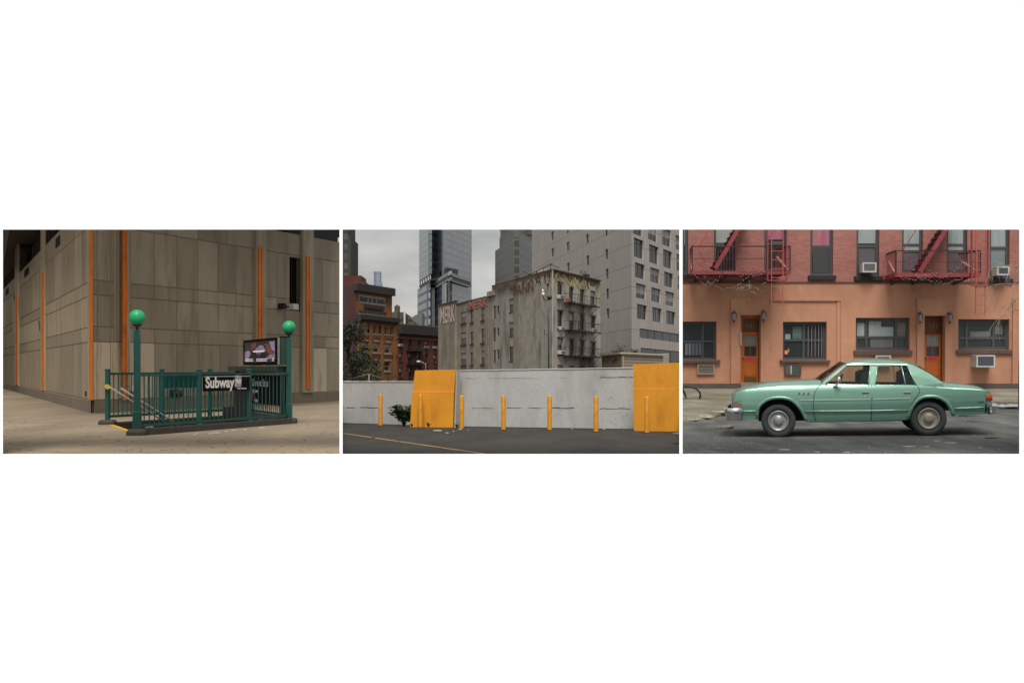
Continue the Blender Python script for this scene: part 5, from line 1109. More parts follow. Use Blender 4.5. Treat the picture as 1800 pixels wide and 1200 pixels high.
def ac3(x0, x1, y0, y1, dep, lab, style, z=None):
    a, b, c, d = F3.rect(x0, x1, y0, y1, -dep); t_ = thing('air_conditioner', lab, 'air conditioner', 3, mat4=F3.m @ Matrix.Translation((a, 0, c)), group='air conditioners on the terracotta building'); W_, H_ = b-a, d-c
    fm = M('ac_frame_tan', lin((160, 128, 104)), .6) if style == 'slat' else M('ac_frame_'+style, lin((190, 190, 182) if style != 'dark' else (92, 70, 62)), .5, var=.06)
    q = MB(); q.bbox(0, W_, -dep, .05, 0, H_, .012) if style in ('box',) else q.box(.01, W_-.01, -dep+.03, .05, .01, H_-.01); part('casing', q, fm if style != 'slat' else M('ac_grey', lin((120, 120, 112)), .6), t_)
    q = MB(); e = .045; y = -dep
    q.box(0, W_, y-.02, y, 0, e); q.box(0, W_, y-.02, y, H_-e, H_); q.box(0, e, y-.02, y, e, H_-e); q.box(W_-e, W_, y-.02, y, e, H_-e); part('rim', q, fm, t_)
    if style == 'slat':
        q = MB(); n = 5
        for k in range(n): z_ = e+(H_-2*e)*k/n; q.box(e, W_-e, y-.015, y+.0, z_+.015, z_+(H_-2*e)/n*.6)
        part('louvres', q, M('louvre_grey', lin((140, 140, 132)), .5), t_)
    else:
        q = MB(); q.box(e, W_*.38 if style == 'dark' else W_*.06, y-.01, y+.001, e, H_-e); part('side_vent', q, acg, t_) 
        q = MB(); q.box((W_*.42 if style == 'dark' else W_*.1), W_-e, y-.01, y+.001, e, H_-e); part('grille', q, M('ac_mesh_'+style, lin({'dark': (62, 82, 76), 'box': (72, 78, 88), 'white': (96, 98, 98)}.get(style, (90, 90, 92))), .6, var=.25, scale=12), t_)
        if style == 'dark': q = MB(); q.box(W_*.36, W_*.42, y-.02, y, e, H_-e); part('mullion', q, M('ac_frame_box', lin((190, 190, 182)), .5), t_)
    return t_
ac3(1225.5, 1256, 639, 658, .05, 'louvred tan through wall air conditioner left of the left door', 'slat'); ac3(1379, 1408.5, 640, 659.5, .06, 'dark framed air conditioner under the window right of the left door', 'dark')
ac3(1539, 1566, 624.5, 644, .12, 'white framed air conditioner half hidden behind the car roof', 'white'); ac3(1716, 1749, 624, 645.3, .42, 'boxy white air conditioner jutting from the wall above the car trunk', 'box')
ac3(1515, 1539.5, 461.5, 479, .3, 'small white air conditioner in the brick storey window at centre right', 'white'); ac3(1751, 1773, 468.5, 484, .35, 'white air conditioner in the far right brick storey window behind twigs', 'box')
q = MB(); u, w_ = F3.uv(1302, 590, -.08); q.bbox(u-.04, u+.03, -.12, -.072, w_-.3, w_+.12, .01); solid('mailbox_panel', q, M('intercom_grey', lin((150, 148, 140)), .5), 'narrow grey intercom panel at the left edge of the left door', 'intercom', 3, mat4=F3.m)
# --- fire escapes
fered = M('fire_escape_red', lin((142, 60, 64)), .6, var=.15, scale=3, dirt=lin((120, 50, 46)), dpos=(.55, .8), dscale=3); fedk = M('fire_escape_dark', lin((60, 34, 32)), .6, var=.2); pale = M('peeled_paint', lin((206, 160, 150)), .7, var=.3, scale=8)
bulbm = M('tiny_bulb', (.5, .48, .42), .3, var=0)
def fescape(lab, fx0, fx1, yb0, yb1, yr, sx0, sy0, sx1, sy1, lx0, lx1, lyb, gx0, gx1, gyb, side):
    D = 1.35; t_ = thing('fire_escape', lab, 'fire escape', 3, mat4=F3.m, group='red fire escapes on the brick storey'); U = lambda px, py, off=-D: F3.uv(px, py, off)
    a, zt = U(fx0, yb0); b, zb = U(fx1, yb1); zrail = U(fx0, yr)[1]; ins = .14
    q = MB(); q.box(a, b, -D-.03, -D, zb, zt); q.bar((a, -D, (zt+zb)/2), (a+ins, -.0, (zt+zb)/2), .05, zt-zb); q.bar((b, -D, (zt+zb)/2), (b-ins, -.0, (zt+zb)/2), .05, zt-zb); q.box(a, b, -.06, -.01, zb, zt); part('platform_beam', q, fered, t_)
    q = MB(); n = 22
    for k in range(n): y = -D+.04+(D-.12)*k/(n-1); q.box(a+.1, b-.1, y-.014, y+.014, zt-.05, zt-.015)
    part('deck', q, fedk, t_)
    for k in range(4): x = a+.3+(b-a-.6)*k/3; q = MB(); q.bar((x, -D+.02, zb), (x, -.02, zb-.16), .035); q.bar((x, -.02, zb-.16), (x, -.02, zb+.1), .03); part('bracket', q, fedk, t_)
    q = MB(); q.bar((a, -D, zrail), (b, -D, zrail), .035); q.bar((a, -D, zrail), (a+ins, 0, zrail-.0), .04); q.bar((b, -D, zrail), (b-ins, 0, zrail), .04); q.bar((a, -D, (zrail+zt)/2), (b, -D, (zrail+zt)/2), .012)
    for x in (a, b): q.bar((x, -D, zt), (x, -D, zrail), .035)
    part('railing', q, fedk, t_)
    q = MB(); n = 34
    for k in range(1, n): x = a+(b-a)*k/n; q.bar((x, -D, zt), (x, -D, zrail), .006)
    for k in range(1, 12):
        for (x, s_) in ((a, 1), (b, -1)): q.bar((x+s_*ins*k/12, -D+D*k/12, zt), (x+s_*ins*k/12, -D+D*k/12, zrail), .013)
    part('balusters', q, fered, t_)
    q = MB(); q.bar((a+.02, -D+.2, zt+.05), (a+ins, -.25, zrail-.25), .05); q.bar((b-.02, -D+.2, zt+.05), (b-ins, -.25, zrail-.25), .05); part('brace', q, pale, t_)
    # slanting stair
    u0, z0_ = U(sx0, sy0, -D*.55); u1, z1_ = U(sx1, sy1, -D*.55); ext = 1.5; du, dz = (u1-u0)*ext, (z1_-z0_)*ext; q = MB()
    for y in (-D*.55, -D*.12): q.bar((u0, y, z0_), (u0+du, y, z0_+dz), .03, .13)
    part('stair_stringer', q, fered, t_); q = MB(); n = 12
    for k in range(n): f = (k+.4)/n; q.box(u0+du*f-.12, u0+du*f+.12, -D*.53, -D*.14, z0_+dz*f-.02, z0_+dz*f+.01)
    part('treads', q, fedk, t_)
    q = MB(); q.bar((u0-.55, -D*.5, z0_+.6), (u0-.55+du, -D*.5, z0_+.6+dz), .022); q.bar((u0-.3, -D*.5, z0_+.2), (u0-.55, -D*.5, z0_+.62), .02); part('handrail', q, fered, t_)
    # drop ladder in its guide frame
    la, zl = U(lx0, lyb, -D-.06); lb, _ = U(lx1, lyb, -D-.06); ztop = wTop-.3; q = MB()
    for x in (la, lb): q.bar((x, -D-.06, zl), (x, -D-.06, ztop), .026)
    z = zl+.05
    while z < ztop: q.bar((la, -D-.06, z), (lb, -D-.06, z), .02); z += .27
    part('ladder', q, M('ladder_rust', lin((176, 92, 80)), .6, var=.15), t_)
    ga, zg = U(gx0, gyb, -D-.1); gb, _ = U(gx1, gyb, -D-.1); q = MB()
    for x in (ga, gb): q.bar((x, -D-.1, zg), (x, -D-.1, ztop), .04, .05)
    q.bar((ga, -D-.1, zg), (gb, -D-.1, zg), .04); part('ladder_guide', q, fered, t_)
    return a, b, zt, zb, zrail, D
fe1 = fescape('red iron fire escape balcony above the left orange door', 1216.5, 1388, 476.5, 482.5, 433.5, 1257, 472, 1297, 403, 1355.5, 1375.5, 537, 1348.5, 1382, 493, 1)
fe2 = fescape('red iron fire escape balcony above the right door', 1574, 1722, 480, 487, 441, 1616, 478, 1662, 403, 1714.5, 1731, 554, 1706.5, 1735, 502, -1)
def lights(fe, lab, runs, seed):
    a, b, zt, zb, zr_, D = fe; t_ = thing('string_lights', lab, 'string lights', 3, mat4=F3.m, group='string lights on the fire escapes'); rnd = random.Random(seed); q = MB(); first = None; pts_all = []
    for (x0, z0_, x1, z1_, sag, n) in runs:
        P_ = []
        for k in range(n+1): f = k/n; P_.append(Vector((a+(b-a)*(x0+(x1-x0)*f), -D-.06+rnd.uniform(-.03, .03), zb+z0_+(z1_-z0_)*f-sag*4*f*(1-f)+rnd.uniform(-.05, .05))))
        q.tube(P_, .006, 4); pts_all += P_[1:-1]
    part('cable', q, M('cable_green', (.03, .035, .03), .7), t_)
    for p in pts_all:
        if first is None:
            m_ = MB(); m_.lathe([(0, -.016), (.013, -.008), (.015, 0), (.013, .01), (0, .018)], n=6); first = part('bulb', m_, bulbm, t_); o = first
        else: o = first.copy(); link(o, t_)
        o.location = p; o.scale = (.8, .8, .8)
lights(fe1, 'tiny white string lights drooping from the left fire escape', [(0, .1, .3, .0, .35, 14), (.1, -.02, .6, .05, .45, 18), (.3, .1, .8, .2, .2, 16), (.45, .5, .75, .1, .3, 12), (.44, -.25, .58, -.25, .14, 9), (.45, -.4, .57, -.38, .08, 8)], 4)
lights(fe2, 'tiny white string lights draped along the right fire escape', [(0, .0, .5, .1, .1, 18), (.15, .6, .35, .1, .35, 14), (.3, -.02, .8, .0, .18, 20), (.6, .3, .95, .8, .25, 14), (.35, .3, .75, .3, .3, 16)], 9)
q = MB(); rnd = random.Random(2); u, w_ = F3.uv(1317, 504, -1.3)
for k in range(18): a = Vector((rnd.gauss(0, .16), rnd.gauss(0, .05), rnd.gauss(0, .1))); b = a+Vector((rnd.uniform(-.2, .2), 0, rnd.uniform(-.15, .15))); q.tube([a, (a+b)/2+Vector((0, 0, .04)), b], .009, 4)
solid('tangled_wreath', q, M('twig_pale', lin((150, 140, 124)), .8), 'tangled pale wreath of twigs hanging under the left fire escape', 'wreath', 3, mat4=F3.m @ Matrix.Translation((u, -1.3, w_)))
# --- bare tree just outside the right edge, its twigs reaching in
x, y = at(3, 1799, 30.5); tr_ = thing('bare_tree', 'bare tree with pale drooping twigs at the right edge', 'tree', 3, (x, y, -1.75)); k_ = 30.5/F
def tp(px, py, dy=0.): return Vector(((px-1799)*k_, dy, (610-py)*k_+1.75))
q = MB(); q.tube([(0, 0, -.1), (-.02, 0, 1.2), (.02, 0, 2.8), (.1, 0, 4.6), (.2, 0, 7)], .125, 10, r1=.05); part('trunk', q, M('bare_bark', (.06, .05, .045), .9, var=.3, scale=6, bump=.4), tr_)
q = MB(); rnd = random.Random(21)
def twig(p, d, ln, r, dep):
    pts = [p]; v = d.normalized(); n = 5
    for k in range(n): v = (v+Vector((rnd.uniform(-.25, .25), rnd.uniform(-.2, .2), rnd.uniform(-.42, .12)))).normalized(); pts.append(pts[-1]+v*ln/n)
    q.tube(pts, r, 4, r1=r*.4)
    if dep: 
        for k in range(3): i_ = rnd.randrange(1, n+1); twig(pts[i_], v+Vector((rnd.uniform(-.8, .5), rnd.uniform(-.3, .3), rnd.uniform(-.8, .3))), ln*.62, r*.6, dep-1)
for p0, d0, ln, r in (((1797, 470), (-1, 0, .25), .75, .016), ((1797, 500), (-1, .1, .35), .8, .014), ((1796, 545), (-1, -.1, .3), .65, .014), ((1797, 520), (-.9, 0, -.1), .7, .012), ((1798, 440), (-.8, 0, -.4), .6, .012), ((1796, 560), (-.8, 0, -.3), .4, .01)): twig(tp(*p0), Vector(d0), ln, r, 3)
part('branches', q, M('twig_grey', lin((150, 136, 122)), .8, var=.2), tr_)
# --- fallen bicycle: the wheel that shows at the left edge, the rest lying beyond it
x, y = at(3, 1206, 33.7); bz = Matrix.Translation((x, y, -1.455)) @ Matrix.Rotation(R(48), 4, 'X') @ Matrix.Rotation(R(8), 4, 'Y')
bk = thing('bicycle', 'bicycle wheel and fork lying on the pavement at the left edge', 'bicycle', 3, mat4=bz)
rr = .43; q = MB(); n = 40
def ring(R_, r_, m): q = MB(); pts = [(R_*math.cos(2*math.pi*k/40), 0, R_*math.sin(2*math.pi*k/40)) for k in range(41)]; q.tube(pts, r_, 6); return q
whl = part('wheel', ring(rr, .02, 0), M('tyre_black', (.02, .02, .02), .8), bk); part('rim', ring(rr-.03, .012, 0), M('rim_silver', (.6, .6, .6), .3, metal=.8), whl); q = MB()
for k in range(20): an = 2*math.pi*k/20; q.bar((.02*math.cos(an), 0, .02*math.sin(an)), ((rr-.03)*math.cos(an), 0, (rr-.03)*math.sin(an)), .004)
part('spokes', q, M('rim_silver', (.6, .6, .6)), whl); q = MB(); q.bar((0, -.06, 0), (-.25, -.05, .42), .03); q.bar((0, .06, 0), (-.25, .05, .42), .03); part('fork', q, M('bike_black', (.02, .02, .02), .4), bk)
q = MB(); q.tube([(-.25, 0, .42), (-.36, 0, .62)], .025, 6); q.tube([(-.55, -.22, .6), (-.4, -.18, .66), (-.36, 0, .62), (-.4, .18, .66), (-.55, .22, .6)], .014, 6); part('handlebar', q, M('rim_silver', (.6, .6, .6)), bk)

# =================================================================== the green sedan
AL = R(12); ex = Vector((math.cos(AL), -math.sin(AL))); A0 = Vector(CARC)-ex*3.0; B0 = Vector(CARC)+ex*3.0
FK = Fac(3, A0, B0, -H[3]); TILT = math.atan(.03)
CM = FK.m @ Matrix.Translation((3.0, 0, .008)) @ Matrix.Rotation(-TILT, 4, 'Y')
ct, stl = math.cos(TILT), math.sin(TILT)
def K2(px, py, off=0.):
    u, w_ = FK.uv(px, py, off); u -= 3.0; w_ -= .008
    return (u*ct+w_*stl, -u*stl+w_*ct)
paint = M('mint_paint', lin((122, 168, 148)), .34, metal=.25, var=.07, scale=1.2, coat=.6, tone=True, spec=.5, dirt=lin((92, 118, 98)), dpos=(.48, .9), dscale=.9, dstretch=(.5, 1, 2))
chrome = M('chrome', (.8, .81, .82), .3, metal=1., var=.03, scale=4); chromed = M('dull_chrome', (.5, .52, .5), .3, metal=.9, var=.2, scale=6); trimc = M('trim_bright', lin((186, 214, 200)), .3, metal=.4)
blk = M('rubber_black', (.012, .012, .012), .75); under = M('underbody', (.008, .008, .008), .9); intm = M('interior_green', lin((26, 66, 60)), .8, var=.15)
gl = bpy.data.materials.new('car_glass'); gl.use_nodes = True; MATS['car_glass'] = gl; n_ = gl.node_tree.nodes; l_ = gl.node_tree.links.new; n_.remove(n_['Principled BSDF'])
gt = n_.new('ShaderNodeBsdfTransparent'); gt.inputs[0].default_value = (.88, .92, .89, 1); gg = n_.new('ShaderNodeBsdfGlossy'); gg.inputs['Roughness'].default_value = .03; gg.inputs[0].default_value = (.9, .95, .95, 1)
fz = n_.new('ShaderNodeFresnel'); fz.inputs[0].default_value = 1.6; gm_ = n_.new('ShaderNodeMixShader'); l_(fz.outputs[0], gm_.inputs[0]); l_(gt.outputs[0], gm_.inputs[1]); l_(gg.outputs[0], gm_.inputs[2]); l_(gm_.outputs[0], n_['Material Output'].inputs[0])
car = thing('parked_car', 'long mint green vintage four door sedan parked in the street', 'car', 3, mat4=CM)
WD = 1.92
def sy(w_):   # how far the body side is set in from its widest line at height w_
    pts = [(.1, .16), (.24, .09), (.34, .05), (.49, .045), (.53, .02), (.70, .0), (.76, .004), (.80, .0), (.90, .012), (.97, .032), (1.03, .06), (1.07, .085), (1.12, .11)]
    if w_ <= pts[0][0]: return pts[0][1]
    for (a, s0), (b, s1) in zip(pts, pts[1:]):
        if w_ <= b: f = (w_-a)/(b-a); return s0+(s1-s0)*f
    return pts[-1][1]
def interp(pl, x):
    if x <= pl[0][0]: return pl[0][1]
    for (a, ya), (b, yb) in zip(pl, pl[1:]):
        if x <= b: return ya+(yb-ya)*((x-a)/(b-a) if b > a else 0)
    return pl[-1][1]
TOPL = [(1288.6, 706), (1290, 700), (1293, 693.5), (1296, 690), (1303, 686), (1312, 683), (1338, 680), (1378, 677.3), (1412, 675.8), (1444, 674.8), (1535, 676.2), (1609, 677), (1640, 679.2), (1655, 680.8), (1700, 682), (1726, 684), (1733, 686.5)]
def arc(cx, cy, rx, ry, a0, a1, n=22): return [(cx-rx*math.cos(R(a0+(a1-a0)*k/n)), cy-ry*math.sin(R(a0+(a1-a0)*k/n))) for k in range(n+1)]
ARC1 = [(1331.2, 737.5), (1331.6, 728), (1332.4, 719)]+[(1336, 713), (1341, 708.6), (1347, 704.6), (1354, 701.8), (1362, 700.3), (1370, 700), (1378, 700.4), (1386, 701.9), (1393, 705), (1399, 709.6), (1404, 715), (1408.6, 721), (1412.5, 727.5), (1416, 734.5), (1418.8, 741.5)]
ARC2 = [(1597.6, 738), (1599.6, 729), (1602, 721), (1605.6, 714), (1610, 708), (1615.5, 703), (1622, 699.8), (1629, 698.2), (1637, 697.8), (1645, 698.3), (1652, 700), (1659, 703.4), (1664.6, 707.6), (1669, 713), (1672.6, 719.5), (1675.4, 726), (1677.6, 731.8)]
BOTL = [(1288.6, 718), (1303.5, 718), (1304.2, 738)]+ARC1+[(1460, 741), (1500, 740.4), (1560, 739)]+ARC2+[(1700, 730), (1733, 727.6)]
xs = sorted({p[0] for p in TOPL} | {p[0] for p in BOTL} | set(range(1290, 1733, 4)))
NR = 14
def sidegrid(far=False):
    q = MB(); cols = []
    for x in xs:
        a = K2(x, interp(BOTL, x)); b = K2(x, interp(TOPL, x)); cols.append([(a[0]+(b[0]-a[0])*j/NR, a[1]+(b[1]-a[1])*j/NR) for j in range(NR+1)])
    ends = K2(1288.6, 712)[0]
    for ca, cb in zip(cols, cols[1:]):
        if cb[0][0]-ca[0][0] < 1e-5: continue
        for j in range(NR):
            P_ = []
            for (u, z) in (ca[j], cb[j], cb[j+1], ca[j+1]):
                y = sy(z)+.11*max(0, 1-(u-ends)/.28)**2*.6
                P_.append((u, WD-y if far else y, z))
            zz = sum(p[2] for p in P_)/4
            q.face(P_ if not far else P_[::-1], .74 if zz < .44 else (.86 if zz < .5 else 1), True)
    return q, cols
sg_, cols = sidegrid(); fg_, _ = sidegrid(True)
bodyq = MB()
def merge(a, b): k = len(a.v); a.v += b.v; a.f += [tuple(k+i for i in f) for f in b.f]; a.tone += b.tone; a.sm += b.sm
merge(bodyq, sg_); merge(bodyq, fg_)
# hood, cowl and trunk lid: cross sections from side to side
def deck(x0, x1, crown, xsl=None, edge=.5):
    q = MB(); rows = []; prof = [0, .02, .05, .09, .14, .2, .3, .4, .5, .6, .7, .8, .86, .91, .95, .98, 1]
    for x in [x for x in xs if x0 <= x <= x1]:
        u, z = K2(x, interp(TOPL, x)); s_ = sy(z); ends = K2(1288.6, 712)[0]; s_ += .11*max(0, 1-(u-ends)/.28)**2*.6; c_h = crown(x); r_ = []
        for f in prof:
            g_ = min(f, 1-f); lift = c_h*(1-(1-min(1, g_/.2))**2)*(1 if g_ > .05 else .8) + .03*(1-(2*f-1)**2)
            if .12 < g_ < .17: lift -= .0
            r_.append((u-(.035*(1-(2*f-1)**2) if x < 1300 else 0), s_+(WD-2*s_)*f, z+lift))
        rows.append(r_)
    for ra, rb in zip(rows, rows[1:]):
        for j in range(len(prof)-1): q.face([ra[j], ra[j+1], rb[j+1], rb[j]][::-1], 1, True)
    return q, rows
hq, hrows = deck(1288.6, 1446, lambda x: .0+.055*min(1, max(0, (x-1300)/50)))
tq, trows = deck(1648, 1733, lambda x: .085*max(0, 1-(x-1648)/95)**.8+.004)
merge(bodyq, hq); merge(bodyq, tq)
# nose and tail panels
r0 = hrows[0]; zb_ = K2(1288.6, 718)[1]
for j in range(len(r0)-1): bodyq.face([r0[j], (r0[j][0], r0[j][1], zb_), (r0[j+1][0], r0[j+1][1], zb_), r0[j+1]], 1, True)
r0 = trows[-1]; zb2 = K2(1733, 727)[1]
for j in range(len(r0)-1): bodyq.face([r0[j+1], (r0[j+1][0], r0[j+1][1], zb2), (r0[j][0], r0[j][1], zb2), r0[j]], 1, True)
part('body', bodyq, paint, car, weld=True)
q = MB(); a = K2(1304, 738); b = K2(1731, 728); q.box(a[0]+.35, b[0]-.7, .36, WD-.36, .32, .62); q.box(K2(1422, 738)[0]+.02, K2(1594, 738)[0]-.02, .12, WD-.12, .3, .42); q.box(K2(1682, 738)[0], b[0]-.2, .2, WD-.2, .52, .6); q.box(a[0]+.05, K2(1328, 738)[0], .14, WD-.14, .42, .5); q.box(K2(1320, 700)[0], K2(1430, 700)[0], .28, WD-.28, .6, .86); q.box(K2(1585, 700)[0], K2(1700, 700)[0], .28, WD-.28, .6, .86); part('underbody', q, under, car)
# arch lips
def s3(px, py, d=0., far=False): u, z = K2(px, py); y = sy(z)-d; return (u, WD-y if far else y, z)
for AR in (ARC1, ARC2):
    for far in (False, True): q = MB(); q.tube([s3(x, y-1.4, -.012, far) for x, y in AR], .038, 8); part('arch_lip', q, paint, car)
for far in (False, True):
    for pts in ([(1306, 722.5), (1330, 722)], [(1415, 722.3), (1530, 721.6), (1599, 720.3)], [(1678, 717.5), (1731, 715.5)]):
        q = MB(); n = 6; pr = [(interp(pts, x), x) for x in [pts[0][0]+(pts[-1][0]-pts[0][0])*k/n for k in range(n+1)]]
        q.tube([s3(x, y, .004, far) for y, x in pr], .009, 5); part('trim_strip', q, trimc, car)
    for pts in ([(1406, 703.2), (1430.5, 702.8)], [(1433, 702.8), (1531.5, 701.4)], [(1535, 701.3), (1600, 699.6)]):
        q = MB(); q.bar(s3(*pts[0], .006, far), s3(*pts[1], .006, far), .016, .022); part('trim_strip', q, trimc, car)
    for pts in ([(1443.5, 676), (1438, 681), (1433.5, 688), (1431, 696), (1430, 708), (1430, 722), (1432, 732), (1435, 739.5)], [(1533.2, 677), (1533, 700), (1532.6, 720), (1532.6, 738.6)], [(1614.5, 678), (1616.5, 684), (1617, 690), (1613, 695), (1607, 703), (1602.5, 712), (1599.4, 722)]):
        q = MB(); q.tube([s3(x, y, .003, far) for x, y in pts], .006, 4); part('door_seam', q, blk, car)
    for x in (1522, 1595.5): q = MB(); a = s3(x-6.5, 689.3, .012, far); b = s3(x+6.5, 689, .012, far); q.bar(a, b, .014, .022); h_ = part('door_handle', q, chromed, car); q = MB(); a = s3(x-6, 691.0, .003, far); b = s3(x+6, 690.7, .003, far); q.bar(a, b, .01, .022); part('handle_recess', q, blk, h_)
q = MB(); q.lathe([(0, -.008), (.014, -.006), (.014, .0)], s3(1521, 695.8, .0), 'Y', 10); part('keyhole', q, chromed, car)
# portholes on the front fender
q = MB(); pts = [s3(x, y, .006) for x, y in ((1400, 694.2), (1426, 693.2), (1431, 688.8), (1405, 689.6))]; q.face(pts); q.face([(a, b+.012, c) for a, b, c in pts][::-1]); ph = part('porthole_plate', q, M('porthole_dull', lin((150, 176, 162)), .4), car)
for x in (1403.5, 1411.5, 1419.5): q = MB(); q.face([s3(*p, .009) for p in ((x-1, 692.9), (x+2.6, 692.7), (x+4.6, 690.3), (x+1, 690.5))]); part('porthole', q, blk, ph)
# marker lamp, tail lamp and bumpers
def slab(poly, d0, d1, mat, name, label=None, par=None):
    q = MB(); A_ = [s3(x, y, d0) for x, y in poly]; B_ = [s3(x, y, d1) for x, y in poly]; n = len(A_); q.face(A_); 
    for i in range(n): j = (i+1) % n; q.face([A_[i], B_[i], B_[j], A_[j]])
    return part(name, q, mat, par or car, label)
def curvy(poly, mat, name, lift):   # follows the tucked in nose
    q = MB(); ends = K2(1288.6, 712)[0]; P_ = []
    for x, y in poly: u, z = K2(x, y); P_.append((u, sy(z)+.11*max(0, 1-(u-ends)/.28)**2*.6-lift, z))
    q.face(P_); return part(name, q, mat, car)
def cstrip(x0, x1, y0, y1, mat, name, lift, n=6):
    q = MB(); ends = K2(1288.6, 712)[0]
    for k in range(n):
        P_ = []
        for x, y in ((x0+(x1-x0)*k/n, y1), (x0+(x1-x0)*(k+1)/n, y1), (x0+(x1-x0)*(k+1)/n, y0), (x0+(x1-x0)*k/n, y0)): u, z = K2(x, y); P_.append((u, sy(z)+.11*max(0, 1-(u-ends)/.28)**2*.6-lift, z))
        q.face(P_, 1, True)
    return part(name, q, mat, car)
cstrip(1288.8, 1304.3, 706.2, 717.6, chromed, 'lamp_bezel', .004); cstrip(1289.6, 1303.2, 708.8, 714.6, M('amber_lens', lin((168, 108, 84)), .3), 'marker_lamp', .009)
q = MB(); z0_, z1_ = K2(1289, 716)[1], K2(1289, 695)[1]; x_ = K2(1288.6, 712)[0]-.03
for k in range(17): y = .32+(WD-.64)*k/16; q.box(x_-.01, x_+.005, y-.008, y+.008, z0_, z1_)
q.box(x_-.012, x_+.0, .3, WD-.3, z1_, z1_+.02); q.box(x_-.012, x_, .3, WD-.3, z0_-.02, z0_); part('grille', q, chromed, car)
for ysg in (.18, WD-.18-.22): q = MB(); q.bbox(x_+.016, x_+.05, ysg, ysg+.2, z0_, z1_-.02, .01); part('headlight', q, M('headlight_lens', (.2, .2, .2), .3), car)
def bumper(xf, xr, yt, ym, yb, xfl, lab, front):
    u0, zt = K2(xf, yt); u1, _ = K2(xr, yt); zm = K2(xf, ym)[1]; zb_ = K2(xf, yb)[1]; s_ = 1 if front else -1
    L_ = abs(u1-u0); q = MB()
    # plan path from the near side, round the corner, across and back; the section is lofted along it
    path = [(L_, .015), (L_*.6, .0), (.19, .0)]+[(.19-.19*math.sin(R(90*k/6)), .20-.20*math.cos(R(90*k/6))) for k in range(1, 7)]
    path += [(-.02, WD*.3), (-.03, WD/2), (-.02, WD*.7)]+[(x, WD-y) for x, y in path[::-1]]
    hgt = zt-zb_; sec = [(-.07, zt-.005), (-.02, zt), (.0, zt-.02), (.012, zt-hgt*.18), (.012, zt-hgt*.34), (.0, zm+.015), (-.022, zm-.005), (-.02, zb_+.03), (-.035, zb_), (-.07, zb_)]
    rows = []
    for k, (x, y) in enumerate(path):
        a = Vector(path[max(k-1, 0)]); b = Vector(path[min(k+1, len(path)-1)]); d = (b-a).normalized(); nx, ny = (-d.y, d.x) if d.x < 0 or True else (0, 0)
        if nx*(x-.6)+ny*(y-WD/2) < 0: nx, ny = -nx, -ny
        rows.append([(u0+(x+nx*o_)*s_, y+ny*o_, z) for o_, z in sec])
    for ra, rb in zip(rows, rows[1:]):
        for j in range(len(sec)-1): q.face([ra[j], ra[j+1], rb[j+1], rb[j]], 1, True)
    q.face(rows[0]); q.face(rows[-1][::-1])
    b_ = part('bumper', q, chrome, car, lab, weld=True); return b_, u0, zm, zt
bu, u0, zm, zt = bumper(1274.2, 1305.6, 717.3, 729, 739, 0, 'heavy chrome front bumper', True)
q = MB(); q.box(u0+.2, K2(1299, 720)[0], -.018, .01, zm+.03, zm+.055); part('rub_strip', q, blk, bu)
bumper(1756.5, 1735.5, 709.2, 718, 727.8, 0, 'heavy chrome rear bumper', False)
a = K2(1732.6, 690); b = K2(1744.5, 709); q = MB()
tl0, tl1 = K2(1733, 688)[0], K2(1742.5, 690)[0]; zt_, zb_ = K2(1738, 686.5)[1], K2(1738, 709.5)[1]
q.xprism([(tl0, zb_), (tl1+.01, zb_), (tl1+.02, zt_-.07), (tl1-.03, zt_-.015), (tl0, zt_+.005)], .05, WD-.05); part('tail_panel', q, paint, car)
z1_, z0_, zm_ = K2(1738, 693)[1], K2(1738, 704.5)[1], K2(1738, 699)[1]
for far in (0, 1):
    y0_, y1_ = (.036, .45) if not far else (WD-.45, WD-.036)
    q = MB(); q.bbox(tl0+.012, tl1+.035, y0_, y1_, zm_, z1_, .008); t1_ = part('tail_light', q, M('lens_orange', lin((206, 112, 60)), .25), car); q = MB(); q.bbox(tl0+.012, tl1+.035, y0_, y1_, z0_, zm_-.003, .008); part('lens', q, M('lens_red', lin((156, 46, 66)), .25), t1_)
q = MB(); q.box(K2(1732.6, 700)[0]-.005, K2(1735, 700)[0], .06, WD-.06, K2(1734, 727)[1], K2(1734, 709)[1]); part('bumper_gap', q, under, car)
# script and small badge shapes on the rear quarter
q = MB(); a = s3(1720, 705.8, .003); b = s3(1730, 705.4, .003); q.bar(a, b, .012, .012); part('name_badge', q, M('badge_grey', (.06, .08, .07), .5), car)
ringp = [s3(1620+2*math.cos(t*.7), 671+2.6*math.sin(t*.7), .0) for t in range(10)]
